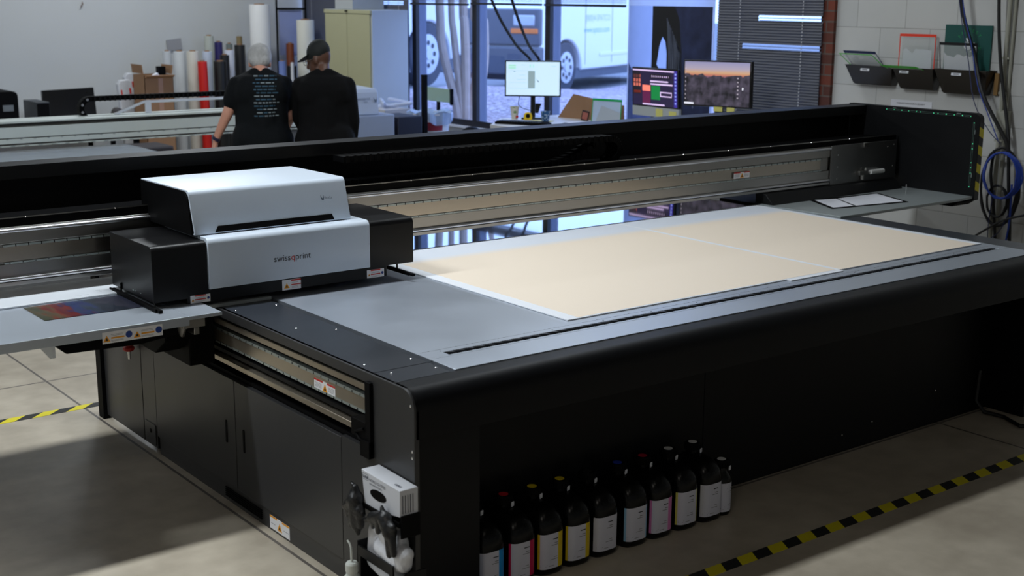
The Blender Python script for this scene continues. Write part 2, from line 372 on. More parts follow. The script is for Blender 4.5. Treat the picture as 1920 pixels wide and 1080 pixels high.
# ------------------------------------------------------------------ warning labels
def warn(name, org, xd, yd, w, h, kind, parent):
    """flat sticker; org = lower left corner"""
    xd = Vector(xd).normalized(); yd = Vector(yd).normalized(); n = xd.cross(yd); org = Vector(org)
    mb = MB()
    def R_(x0, x1, y0, y1, mi, e=.0006):
        a = [org+xd*(x*w)+yd*(y*h)+n*e for x, y in ((x0, y0), (x1, y0), (x1, y1), (x0, y1))]
        mb.add(a, [(0, 1, 2, 3)], mi)
    def tri(cx, cy, s, mi=3, e=.0007):
        s2 = s*h/w
        mb.add([org+xd*((cx-s2*.6)*w)+yd*((cy-s/2)*h)+n*e, org+xd*((cx+s2*.6)*w)+yd*((cy-s/2)*h)+n*e, org+xd*(cx*w)+yd*((cy+s/2)*h)+n*e], [(0, 1, 2)], mi)
        s3 = s*.5; s4 = s3*h/w; cy2 = cy-s*.08
        mb.add([org+xd*((cx-s4*.5)*w)+yd*((cy2-s3/2)*h)+n*(e*1.4), org+xd*((cx+s4*.5)*w)+yd*((cy2-s3/2)*h)+n*(e*1.4), org+xd*(cx*w)+yd*((cy2+s3/2)*h)+n*(e*1.4)], [(0, 1, 2)], 5)
    def disc(cx, cy, r, mi=4):
        vs = [org+xd*((cx+math.cos(a)*r*h/w)*w)+yd*((cy+math.sin(a)*r)*h)+n*.0008 for a in [i*math.pi/8 for i in range(16)]]
        mb.add(vs, [tuple(range(16))], mi)
    # body
    a = [org+xd*(x*w)+yd*(y*h) for x, y in ((0, 0), (1, 0), (1, 1), (0, 1))]
    mb.add(a+[p+n*.0005 for p in a], [(3, 2, 1, 0), (4, 5, 6, 7), (0, 1, 5, 4), (1, 2, 6, 5), (2, 3, 7, 6), (3, 0, 4, 7)], 0)
    if kind == 'wide':
        tri(.12, .4, .3); R_(.22, .78, .84, .99, 1); R_(.22, .78, .36, .5, 1); disc(.9, .5, .17)
        R_(.25, .7, .68, .71, 2); R_(.25, .75, .58, .61, 2); R_(.25, .75, .2, .23, 2); R_(.25, .6, .1, .13, 2)
    elif kind == 'tall':
        tri(.24, .42, .5); R_(.48, 1, .82, .98, 1); R_(.48, 1, .42, .52, 1)
        for y in (.64, .7, .3, .22, .14): R_(.5, .85, y, y+.02, 2)
    elif kind == 'amber':
        tri(.14, .42, .55); R_(.28, .72, .36, .5, 3); disc(.87, .55, .3)
        for y in (.72, .62, .22, .14): R_(.28, .68, y, y+.03, 2)
    elif kind == 'pair':
        R_(0, .42, .82, 1, 1); R_(.62, 1, .82, 1, 1); tri(.52, .45, .75)
        for y in (.6, .48, .36, .24): R_(.05, .36, y, y+.04, 2); R_(.66, .95, y, y+.04, 2)
    elif kind == 'pairamber':
        R_(0, .38, .86, 1, 3); R_(.62, 1, .86, 1, 3); tri(.5, .45, .62)
        R_(.06, .28, .4, .44, 2); R_(.7, .95, .4, .44, 2)
    return build(name, mb, [WLAB, RLAB, GLAB, YLAB, BLAB, KLAB], parent, smooth=0)

# ------------------------------------------------------------------ the big flatbed printer
P = thing('flatbed_printer', (2.018, 3.085, 0), 'large black flatbed printer with white print carriage filling the foreground', 'printer')
X0, YF, T = 2.018, 3.085, .76
# machine body under the table
build('machine_body', MB().box(2.10, 5.50, 3.36, 5.30, .02, .70), K2, P, bevel=.004)
# table frame: front rolls over
prof = [(YF, .612)]+[(YF, .70)]+[(YF+.06-.06*math.cos(math.radians(a)), .70+.06*math.sin(math.radians(a))) for a in range(10, 91, 10)]+[(3.207, T), (3.207, .735), (3.17, .72), (3.11, .69), (3.10, .612)]
build('front_fascia', MB().prism(prof, 'x', X0, 5.67), FASC, P, bevel=.0015)
build('table_top', MB().box(X0, 2.229, 3.209, 5.30, .735, T), KT, P, bevel=.0015)
build('table_top', MB().box(5.505, 5.67, 3.209, 4.345, .735, T), KT, P, bevel=.0015)
build('right_edge_rail', MB().box(5.60, 5.68, 3.10, 4.30, .66, .757), K2, P, bevel=.003)
sm = MB(); sm.box(X0+.004, 2.30, 3.3325, 3.3355, T-.001, T+.0005); 
build('panel_seam', sm, K2, P, smooth=0)
sc = MB()
for x, y in ((2.048, 4.33), (2.207, 4.318), (2.203, 3.867), (2.098, 3.961), (2.051, 3.428), (2.069, 3.30), (2.207, 3.40), (2.215, 3.27)):
    o = build('screw', MB().ball((x, y, T), .0055, .0055, .003, n=10), SCREW, P)
for y, z in ((3.098, .575), (3.098, .555), (3.105, .715)):
    build('screw', MB().ball((X0-.006, y, z), .002, .005, .005, n=10), SCREW, P)
# bed
bd = MB(); bd.box(2.246, 5.50, 3.209, 3.347, .735, .7635); bd.box(2.246, 5.50, 3.3485, 3.361, .735, .7635); bd.box(2.246, 5.50, 3.398, 4.895, .735, .7635)
bd.box(2.246, 2.33, 3.361, 3.398, .735, .7635); bd.box(5.43, 5.50, 3.361, 3.398, .735, .7635)
build('vacuum_bed', bd, BED, P, bevel=.0008)
build('bed_gap', MB().box(2.229, 2.2465, 3.209, 4.9, .73, .75), K2, P)
dz = MB(); dz.box(2.26, 5.45, 3.4286, 3.4293, .7634, .7637); x = 2.27
while x < 5.44:
    if random.random() < .5: dz.box(x, x+.004, 3.4280, 3.4310, .7634, .7638)
    x += .022
build('bed_scale', dz, mat('scale_grey', c(60, 64, 70), .6), P, smooth=0)
for i in range(14): build('bed_screw', MB().lathe([(.0028, 0), (.0028, .0004)], (2.33+i*.235, 3.412, .7634), 8), K2, P)
sl = MB(); sl.box(2.33, 5.43, 3.361, 3.398, .735, .745, 0)
n = 78; st = (5.43-2.33)/n
for i in range(n):
    x = 2.33+i*st
    sl.add([(x, 3.3965, .7632), (x+st*.75, 3.398, .7632), (x+st*.95, 3.380, .7632), (x, 3.3965, .745), (x+st*.75, 3.398, .745), (x+st*.95, 3.380, .745)], [(0, 1, 2), (0, 3, 4, 1), (1, 4, 5, 2), (2, 5, 3, 0)], 1)
    sl.add([(x, 3.361, .7632), (x+st*.5, 3.361, .7632), (x+st*.9, 3.370, .7632), (x, 3.361, .745), (x+st*.5, 3.361, .745), (x+st*.9, 3.370, .745)], [(0, 1, 2), (0, 3, 4, 1), (1, 4, 5, 2), (2, 5, 3, 0)], 1)
build('toothed_slot', sl, [K2, mat('slot_tooth', c(60, 64, 70), .4)], P, smooth=0)
build('glass_strip', MB().box(2.24, 5.44, 4.897, 5.34, .735, .7605), GLOSS, P)
# left side panel with the rail opening
sp_ = [(YF, 0.0), (YF, .70)]+[(YF+.06-.06*math.cos(math.radians(a)), .70+.06*math.sin(math.radians(a))) for a in range(10, 91, 10)]+[(5.10, T), (5.10, .728), (3.315, .728), (3.315, .512), (3.515, .512), (3.515, 0.0)]
build('side_panel', MB().prism(sp_, 'x', X0-.006, X0+.012), KG, P, bevel=.0012)
build('corner_post', MB().box(X0+.012, 2.262, 3.10, 3.114, 0, .611), FASC, P, bevel=.0012)
rc = MB(); rc.box(X0+.012, 2.10, 3.315, 5.08, .508, .52); rc.box(2.095, 2.10, 3.315, 5.08, .52, .735); rc.box(2.04, 2.10, 3.30, 3.315, .50, .735)
build('rail_recess', rc, K2, P)
build('upper_slide_rail', MB().box(2.026, 2.06, 3.345, 4.80, .690, .712), TANST, P, bevel=.002)
build('upper_cable_duct', MB().prism([(X0+.014, .728), (X0+.02, .716), (2.07, .716), (2.07, .728)], 'y', 3.35, 4.8), K, P)
build('lower_slide_rail', MB().box(2.024, 2.06, 3.45, 4.80, .546, .566), TANST, P, bevel=.002)
tr = MB(); tr.box(2.046, 2.062, 3.325, 4.80, .612, .656, 0); tr.box(2.042, 2.062, 3.322, 4.80, .6565, .6665, 1); tr.box(2.044, 2.062, 3.322, 4.80, .604, .6115, 1)
for i in range(30):
    y = 3.34+i*.05; tr.box(2.0408, 2.045, y, y+.003, .6575, .664, 2); tr.box(2.0425, 2.045, y+.02, y+.023, .605, .611, 2)
build('magnet_track', tr, [TANST, CLIP, K2], P)
build('rail_divider', MB().box(2.04, 2.09, 3.33, 4.8, .578, .592), K, P)
warn('warning_label', (2.0455, 3.745, .609), (0, -1, 0), (0, 0, 1), .14, .036, 'pair', P)['label'] = 'red and white hazard label'
br = MB(); br.box(2.0, 2.05, 3.316, 3.345, .50, .735); br.box(2.0, 2.06, 3.345, 3.43, .545, .60); br.box(1.995, 2.03, 3.316, 3.37, .49, .545)
br.tube([(1.998, 3.35, .58), (1.998, 3.40, .56), (1.998, 3.37, .54)], .006, 8)
build('track_end_bracket', br, K2, P, bevel=.003)
# doors, end panels
def door(y0, y1, z0, z1, hy=None, lab=None, name='cabinet_door'):
    d = build(name, MB().box(X0-.004, X0+.016, y0, y1, z0, z1), KG, P, bevel=.0015)
    if hy:
        build('door_handle', MB().prism([(hy+.007*math.cos(a), (.29 if a < math.pi else .255)+.0+.007*math.sin(a)+(.036 if math.sin(a) >= 0 else -.005)) for a in [i*math.pi/6 for i in range(12)]], 'x', X0-.0062, X0-.001), K2, d)
    return d
door(4.304, 5.055, .078, .504, 4.378)
door(3.522, 4.298, .078, .504, 4.232)
build('side_strip', MB().box(X0-.002, X0+.014, 5.062, 5.20, .02, .72), KG, P, bevel=.001)
hp = build('side_strip_cover', MB().box(X0-.005, X0-.002, 5.075, 5.19, .03, .12), KG, P, bevel=.001)
build('cable_port', MB().tube([(X0-.0065, 5.125, .085), (X0-.004, 5.125, .085)], .009, 12), K2, P)
build('rear_side_panel', MB().box(X0-.002, X0+.014, 5.206, 5.64, .02, .72), KG, P, bevel=.001)
build('rear_post', MB().box(X0-.02, X0+.03, 5.64, 5.70, -.0, .74), K2, P, bevel=.002)
build('plinth', MB().box(X0+.004, X0+.03, 3.515, 5.055, .0, .072), KG, P)
vt = MB()
for i in range(5): vt.box(X0-.001, X0+.004, 4.12, 4.42, .018+i*.008, .022+i*.008)
build('air_vent', vt, K2, P)
warn('warning_label', (X0+.0035, 4.06, .008), (0, -1, 0), (0, 0, 1), .15, .05, 'pairamber', P)['label'] = 'amber and white hazard label'
build('door_gap', MB().box(X0+.0, X0+.014, 3.512, 3.524, .0, .51), K2, P)
# red latch under the shelf
lk = build('cover_latch', MB().lathe([(.006, 0), (.006, .05)], (1.985, 5.25, .375), 12), SCREW, P)
build('latch_knob', MB().lathe([(.018, 0), (.024, .006), (.024, .016), (.014, .024)], (1.985, 5.25, .412), 16), RLAB, lk)
# back panel of the front recess and right leg
rp = MB(); rp.box(2.26, 3.502, 3.35, 3.365, .004, .72); rp.box(3.505, 5.42, 3.35, 3.365, .004, .72)
build('recess_panel', rp, FASC, P, bevel=.001)
for x, z in ((4.35, .08), (4.55, .1), (5.0, .16)): build('screw', MB().ball((x, 3.349, z), .004, .002, .004, n=8), SCREW, P)
build('right_pedestal', MB().box(5.42, 5.66, 3.16, 5.28, 0, .70), FASC, P, bevel=.002)
# ---- gantry
bx0, bx1 = .62, 6.70
g = MB()
g.box(bx0, bx1, 4.893, 5.18, .99, 1.052); g.box(bx0, bx1, 4.900, 5.18, .914, .99); g.box(bx0, bx1, 4.893, 5.18, .857, .914)
g.box(bx0, bx1, 4.90, 5.18, .848, .857); g.box(bx0, bx1, 4.888, 5.17, .832, .8475)
G = build('gantry_beam', g, ALU, P, bevel=.0015)
mg = MB(); mg.box(1.38, 6.00, 4.895, 4.8995, .924, .979)
build('linear_motor_plate', mg, ALU2, G)
cl = MB()
n = 97
for i in range(n):
    x = 1.40+i*.0475
    cl.box(x, x+.0435, 4.8925, 4.8975, .979, .9865, 0); cl.box(x+.0435, x+.0475, 4.892, 4.8975, .978, .9875, 1)
build('motor_plate_clip', cl, [CLIP, K2], G, smooth=0)
cl = MB()
for i in range(n):
    x = 1.40+i*.0475; cl.box(x, x+.0475, 4.8925, 4.8975, .9145, .921, 0); cl.ball((x+.02, 4.8925, .918), .0022, .0015, .0022, n=6, mi=1)
build('motor_plate_clip', cl, [CLIP, K2], G, smooth=0)
for z in (1.040, .858):
    build('guide_rail', MB().tube([(bx0, 4.884, z), (6.07, 4.884, z)], .0075, 16), CHROME, G)
build('beam_groove', MB().box(bx0, bx1, 4.886, 4.9, .8485, .8565), K2, G)
tp = MB(); tp.box(bx0, bx1, 4.905, 5.16, 1.0525, 1.064); tp.box(bx0, bx1, 4.90, 4.906, 1.0525, 1.088)
build('cable_tray', tp, K2, G)
build('tray_edge', MB().box(bx0, bx1, 4.897, 4.9, 1.083, 1.087), ALU, G)
for i in range(16): build('tray_screw', MB().ball((1.15+i*.34, 4.8965, 1.085), .0035, n=8), SCREW, G)
# energy chain lying in the tray, curling up
ch = MB(); k = 0
def link(px, pz, ang):
    ch.obox((px, 5.04, pz), (.018*math.cos(ang), 0, .018*math.sin(ang)), (0, .045, 0), (-.013*math.sin(ang), 0, .013*math.cos(ang)), 0)
    ch.obox((px, 4.993, pz), (.006*math.cos(ang), 0, .006*math.sin(ang)), (0, .002, 0), (-.016*math.sin(ang), 0, .016*math.cos(ang)), 1)
x = 2.9
while x < 4.05: link(x, 1.08, 0); x += .04
for i in range(9): link(4.05+i*.04, 1.08+.0025*i*i*.5, .03*i)
for a in range(-70, 100, 14):
    link(4.47+.06*math.cos(math.radians(a)), 1.13+.055*math.sin(math.radians(a)), math.radians(a+90))
x = 4.44
while x > 2.9: link(x, 1.187+(-.0)*0, 0); x -= .04
build('energy_chain', ch, [K2, K2], G)
# right end of the beam
re = MB(); re.box(6.08, 6.69, 4.884, 4.892, .80, 1.056)
EP = build('beam_end_plate', re, mat('dark_end_plate', c(132, 132, 132), .36, metal=.9), G, bevel=.001)
kn = MB(); kn.box(6.32, 6.40, 4.862, 4.885, .868, .895); kn.lathe([(.012, 0), (.012, .03)], (6.36, 4.872, .84), 10); kn.lathe([(.009, 0), (.007, .02)], (6.385, 4.868, .89), 10)
build('end_latch', kn, ALU, G, bevel=.002)
build('latch_pin', MB().tube([(6.42, 4.862, .882), (6.54, 4.862, .882)], .014, 14), mat('latch_pin_bright', c(235, 235, 232), .3, metal=.3), G)
for x, z in ((6.14, 1.0), (6.14, .93), (6.6, 1.02), (6.66, .9), (6.66, 1.03), (6.14, .86)): build('plate_screw', MB().ball((x, 4.883, z), .004, .002, .004, n=8), SCREW, G)
build('stop_block', MB().box(6.36, 6.40, 4.872, 4.885, 1.03, 1.058), ALU, G, bevel=.002)
warn('warning_label', (5.27, 4.887, .928), (1, 0, 0), (0, 0, 1), .125, .034, 'pair', G)
# hood
H = MB(); H.prism([(5.15, 1.245), (5.15, 1.19), (5.155, 1.19), (5.157, 1.238), (5.275, 1.238), (5.275, .93), (5.282, .93), (5.282, 1.245)], 'x', bx0, 6.72)
build('beam_hood', H, K, P, bevel=.002)
# side wall of the gantry at the right
ep = [(4.352, .748), (4.352, 1.20)]+[(4.352+.04-.04*math.cos(math.radians(a)), 1.21+.04*math.sin(math.radians(a))) for a in range(15, 91, 15)]+[(5.284, 1.25), (5.284, .748)]
EPN = build('end_guard', MB().prism(ep, 'x', 6.722, 6.765), K, P, bevel=.0015)
hz = MB(); z = .76; k = 0; x0h, x1h = 6.7225, 6.7645
while z < 1.20:
    z1 = min(z+.052, 1.205)
    hz.add([(x0h, 4.3505, z), (x1h, 4.3505, z-.02 if z-.02 > .75 else .75), (x1h, 4.3505, z1-.02), (x0h, 4.3505, z1)], [(0, 1, 2, 3)], 0 if k % 2 else 1)
    z = z1; k += 1
build('hazard_stripe', hz, [HAZY, HAZK], EPN, smooth=0)
ld = MB(); lg = MB()
fx = 6.7212
lg.box(fx-.0006, fx, 4.41, 5.00, 1.2345, 1.2358); lg.box(fx-.0006, fx, 4.41, 5.00, 1.2265, 1.2275)
lg.box(fx-.0006, fx, 4.384, 4.3855, .82, 1.20); lg.box(fx-.0006, fx, 4.393, 4.3942, .82, 1.20)
build('indicator_strip', lg, mat('strip_grey_green', c(96, 120, 112), .4), EPN, smooth=0)
for i, y in enumerate((5.0, 4.945, 4.89, 4.84, 4.785, 4.757, 4.665, 4.635, 4.58, 4.525, 4.47, 4.415)):
    build('indicator_light', MB().ball((fx, y, 1.231), .0015, .0035 if i in (8, 10) else .0022, .0035 if i in (8, 10) else .0022, n=8), LED, EPN)
for i, z in enumerate((1.195, 1.075, 1.045, .965, .935, .905, .825)):
    build('indicator_light', MB().ball((fx, 4.389, z), .0015, .0022, .0034 if i in (1, 2) else .002, n=8), LED, EPN)
ly = MB()
for a, b in ((4.93, 4.955), (4.48, 4.51)): ly.box(fx-.0006, fx, a, b, 1.2405, 1.2435)
for a, b in ((1.13, 1.155), (.88, .905)): ly.box(fx-.0006, fx, 4.378, 4.381, a, b)
build('printed_mark', ly, CLIP, EPN, smooth=0)
build('guard_foot', MB().prism([(4.36, .748), (4.40, .72), (4.56, .72), (4.56, .748)], 'x', 6.58, 6.75), K2, P, bevel=.002)
# right shelf
RS = build('right_service_shelf', MB().prism([(5.515, 4.345), (6.55, 4.345), (6.72, 4.36), (6.72, 4.89), (5.475, 4.89)], 'z', .757, .772), SHELF, P, bevel=.0015)
build('shelf_slope', MB().prism([(4.80, .773), (4.855, .826), (4.93, .832), (4.93, .773)], 'x', 5.50, 6.66), K, P, bevel=.002)
build('shelf_pin', MB().tube([(6.50, 4.66, .772), (6.50, 4.66, .825)], .003, 8), SCREW, P)
build('gantry_leg', MB().box(5.55, 5.85, 4.95, 5.25, 0, .757), K2, P, bevel=.003)
# left end of gantry (beyond the frame edge)
build('left_end_guard', MB().prism(ep, 'x', .575, .618), K, P, bevel=.002)
build('left_gantry_leg', MB().box(.63, 1.0, 4.95, 5.25, 0, .74), K2, P, bevel=.003)
# left shelf
LS = MB(); LS.prism([(4.245, .785), (4.245, .752), (4.25, .752), (4.252, .780), (4.735, .780), (4.735, .785)], 'x', .62, 1.83)
LS.prism([(4.245, .785), (4.245, .772), (4.25, .772), (4.252, .780), (4.715, .780), (4.715, .785)], 'x', 1.83, 1.955)
LSH = build('left_service_shelf', LS, LSM, P, bevel=.001)
build('shelf_edge_strip', MB().box(1.955, 2.236, 4.412, 4.432, .7605, .772), SHELF, P)
build('white_tray', MB().box(.62, 1.90, 4.725, 5.02, .786, .793), WHS, P, bevel=.002)
build('tray_support', MB().box(.62, 1.90, 4.70, 4.90, .745, .779), K2, P)
ut = MB(); ut.prism([(1.36, .751), (1.40, .712), (1.66, .705), (1.79, .72), (1.80, .751)], 'y', 4.27, 4.70)
build('under_tray', ut, K2, P, bevel=.004)
warn('warning_label', (1.515, 4.2435, .734), (1, 0, 0), (0, 0, 1), .107, .040, 'amber', P)['label'] = 'amber and blue glove warning label'
warn('warning_label', (1.622, 4.2435, .734), (1, 0, 0), (0, 0, 1), .107, .040, 'amber', P)
build('shelf_gusset', MB().prism([(4.25, .752), (4.25, .712), (4.27, .705), (4.62, .752)], 'x', 1.345, 1.357), WHS, P)
sb = MB(); sb.box(1.815, 1.90, 4.27, 4.40, .735, .770); sb.prism([(4.30, .735), (4.33, .69), (4.35, .69), (4.39, .735)], 'x', 1.835, 1.845); sb.box(1.87, 1.89, 4.30, 4.36, .70, .735)
build('shelf_bracket', sb, ALU, P, bevel=.002)
cb = MB(); cb.box(1.90, 2.0, 4.42, 4.70, .55, .76); cb.prism([(4.40, .76), (4.40, .66), (4.5, .60), (4.72, .60), (4.72, .76)], 'x', 1.80, 1.90); cb.box(1.985, 2.03, 4.72, 4.86, .53, .72)
build('slide_carrier', cb, K2, P, bevel=.004)
for y, z in ((4.45, .70), (4.47, .64)): build('screw', MB().ball((1.899, y, z), .003, .005, .005, n=8), SCREW, P)
# ---- carriage
Cc = MB()
def rbox(mb, x0, x1, y0, y1, z0, z1, r, mi=0):
    pr = [(y0, z0), (y0, z1-r)]+[(y0+r-r*math.cos(math.radians(a)), z1-r+r*math.sin(math.radians(a))) for a in range(10, 91, 10)]+[(y1, z1), (y1, z0)]
    mb.prism(pr, 'x', x0, x1, mi)
rbox(Cc, 1.772, 1.984, 4.418, 4.815, .806, 1.012, .022)
rbox(Cc, 2.677, 2.886, 4.418, 4.86, .828, 1.014, .022)
Cc.box(1.90, 2.757, 4.4185, 4.87, .786, .85)
CAR = build('print_carriage', Cc, mat('carriage_black', c(8, 8, 10), .36, spec=.35), P, bevel=.0015); CAR['label'] = 'print carriage with white covers and black ends'
cv = MB(); rbox(cv, 1.986, 2.675, 4.410, 4.80, .832, 1.022, .024)
CV = build('front_cover', cv, SHELL, CAR, bevel=.0015)
li = MB(); li.prism([(4.492, 1.0235), (4.522, 1.16), (4.54, 1.176), (4.56, 1.182), (4.96, 1.178), (4.96, 1.0235)], 'x', 1.962, 2.622)
build('lid_core', li, K2, CAR, bevel=.001)
ls = MB()
oz = [(4.474, 1.026), (4.474, 1.034)]+[(4.513, 1.165)]+[(4.513+.02-.02*math.cos(math.radians(a)), 1.165+.022*math.sin(math.radians(a))) for a in range(15, 91, 15)]+[(4.962, 1.183), (4.962, 1.178), (4.54, 1.180), (4.52, 1.165), (4.482, 1.034), (4.492, 1.026)]
ls.prism(oz, 'x', 1.966, 2.626)
LID = build('carriage_lid', ls, SHELL, CAR, bevel=.001)
# black handle slot along the lid bottom
slt = MB(); 
def lidpt(x, z, e=.0012):
    y = 4.474+(z-1.034)/(1.165-1.034)*(4.513-4.474); return (x, y-e, z)
slt.add([lidpt(2.045, 1.030), lidpt(2.552, 1.030), lidpt(2.545, 1.052), lidpt(2.06, 1.052)], [(0, 1, 2, 3)])
build('lid_handle_slot', slt, K2, CAR, smooth=0)
def lidq(pts, mi, mb): mb.add([lidpt(x, z, .0016) for x, z in pts], [tuple(range(len(pts)))], mi)
lm = MB()
lidq([(2.511, 1.107), (2.519, 1.107), (2.5225, 1.118), (2.521, 1.126), (2.519, 1.117), (2.515, 1.114), (2.511, 1.117), (2.506, 1.127), (2.5075, 1.115)], 0, lm)
ld_ = Vector(lidpt(0, 1.165, 0))-Vector(lidpt(0, 1.034, 0))
text_mb(lm, 'kudu', .0145, lidpt(2.527, 1.110, .0006), (1, 0, 0), ld_, 0)
build('model_emblem', lm, mat('emblem_grey', c(88, 100, 118), .5), CAR, smooth=0)
lt = MB(); w1 = text_mb(lt, 'swiss', .040, (2.250, 4.4097, .9035), (1, 0, 0), (0, 0, 1), 0, bold=0)
# letters laid one group after another
lx = 2.250+w1+.003
lt2 = MB(); w2 = text_mb(lt2, 'q', .040, (lx, 4.4097, .9035), (1, 0, 0), (0, 0, 1), 0)
lt3 = MB(); w3 = text_mb(lt3, 'print', .040, (lx+w2+.0035, 4.4097, .9035), (1, 0, 0), (0, 0, 1), 0)
tot = lx+w2+.0035+w3-2.250
for mb_ in (lt, lt2, lt3): mb_.v = [(2.250+(v[0]-2.250)*.158/tot, v[1], .9035+(v[2]-.9035)*.86) for v in mb_.v]
build('logo_text', lt, mat('logo_dark_grey', c(52, 52, 60), .5), CAR, smooth=0); build('logo_text', lt3, mat('logo_dark_grey', 0), CAR, smooth=0)
build('logo_letter', lt2, RLAB, CAR, smooth=0)['label'] = 'red letter of the logo'
warn('warning_label', (1.912, 4.4172, .7865), (1, 0, 0), (0, 0, 1), .078, .029, 'wide', CAR)
warn('warning_label', (2.286, 4.4172, .7865), (1, 0, 0), (0, 0, 1), .080, .040, 'tall', CAR)
warn('warning_label', (2.663, 4.4172, .7865), (1, 0, 0), (0, 0, 1), .080, .033, 'wide', CAR)
for x in (1.765, 2.835):
    gb = MB(); gb.box(x-.006, x+.008, 4.34, 4.80, .7875, .7975); gb.box(x-.012, x-.006, 4.36, 4.8, .7875, .80)
    build('collision_bar', gb, K2, CAR, bevel=.001)
    build('bar_pin', MB().tube([(x+.004, 4.47 if x > 2 else 4.72, .797), (x+.004, 4.47 if x > 2 else 4.72, .83)], .0035, 8), K2, CAR)
build('bar_pin', MB().tube([(1.769, 4.40, .797), (1.775, 4.42, .81)], .003, 8), K2, CAR)
build('carriage_slide_block', MB().box(2.0, 2.6, 4.80, 4.884, .84, 1.02), K2, CAR)
mk = MB()
for y in (4.60, 4.58, 4.53): mk.box(1.7705, 1.772, y, y+.01, .822, .825)
build('side_mark', mk, CLIP, CAR, smooth=0)

# ------------------------------------------------------------------ boards and papers
def board_mat(seed):
    m = bpy.data.materials.new('printed_board'); m.use_nodes = True; N = m.node_tree.nodes; L = m.node_tree.links
    b = N['Principled BSDF']; b.inputs['Roughness'].default_value = .62
    g = N.new('ShaderNodeNewGeometry'); s_ = N.new('ShaderNodeSeparateXYZ'); tc = N.new('ShaderNodeTexCoord'); L.new(tc.outputs['Object'], s_.inputs[0])
    nz = N.new('ShaderNodeTexNoise'); nz.inputs['Scale'].default_value = 240; L.new(tc.outputs['Object'], nz.inputs[0])
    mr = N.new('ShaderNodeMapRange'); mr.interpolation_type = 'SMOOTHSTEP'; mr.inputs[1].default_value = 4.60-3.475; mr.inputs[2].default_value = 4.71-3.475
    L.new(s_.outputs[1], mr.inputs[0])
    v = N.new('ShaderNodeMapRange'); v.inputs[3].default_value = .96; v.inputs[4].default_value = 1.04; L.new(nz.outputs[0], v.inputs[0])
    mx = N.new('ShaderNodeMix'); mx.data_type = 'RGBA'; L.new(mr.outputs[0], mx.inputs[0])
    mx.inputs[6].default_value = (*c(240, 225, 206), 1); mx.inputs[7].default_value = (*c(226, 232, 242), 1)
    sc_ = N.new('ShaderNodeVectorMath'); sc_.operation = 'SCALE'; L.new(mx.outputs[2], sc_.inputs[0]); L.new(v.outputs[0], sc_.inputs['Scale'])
    L.new(sc_.outputs[0], b.inputs['Base Color'])
    return m
BM = board_mat(0); BW = mat('board_white', c(232, 236, 243), .55, var=.02)
def board(x0, x1, label, l, r, f):
    t = thing('print_board', (x0, 3.475, .7645), label, 'board', 'tan printed boards on the bed')
    build('board_sheet', MB().box(x0, x1, 3.475, 4.893, .7645, .7685), BW, t, bevel=.0005)
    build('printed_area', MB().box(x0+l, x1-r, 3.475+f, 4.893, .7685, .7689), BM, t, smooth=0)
    return t
b1 = board(2.922, 4.420, 'left tan printed board with a wide white strip along its left edge', .055, .012, .009)
build('front_margin', MB().box(4.09, 4.421, 3.452, 3.475, .7645, .768), BW, b1)
board(4.422, 5.462, 'right tan printed board with a white right edge on the printer bed', .012, .04, .0)
# papers on the right shelf
t = thing('instruction_mat', (5.70, 4.50, .773), 'black edged mat on the right service shelf under two papers', 'mat')
build('mat_sheet', MB().prism([(5.672, 4.532), (6.222, 4.438), (6.365, 4.757), (5.815, 4.806)], 'z', .773, .775), K2, t, bevel=.0005)
def papr(pts, label, name='paper_sheet', z=.7755):
    mb = MB(); mb.prism(pts, 'z', z, z+.001)
    n = 7; a, b, c_, d = [Vector((*q, z+.0014)) for q in pts]
    for i in range(n):
        f = (i+1)/(n+1); p0 = a.lerp(d, f).lerp(b.lerp(c_, f), .08); p1 = a.lerp(d, f).lerp(b.lerp(c_, f), .55+.35*random.random())
        dv = (d-a).normalized()*.0025; mb.add([p0, p1, p1+dv, p0+dv], [(0, 1, 2, 3)], 1)
    o = build(name, mb, [PAPER, mat('faint_print', c(176, 178, 190), .7)], smooth=0, loc=(pts[0][0], pts[0][1], z)); return tag(o, label, 'paper', 'papers on the right shelf')
papr([(5.70, 4.545), (5.84, 4.52), (5.97, 4.745), (5.83, 4.782)], 'narrow white paper at the left end of the black edged mat')
papr([(5.86, 4.517), (6.205, 4.462), (6.325, 4.735), (5.985, 4.745)], 'wide white paper at the right end of the black edged mat')
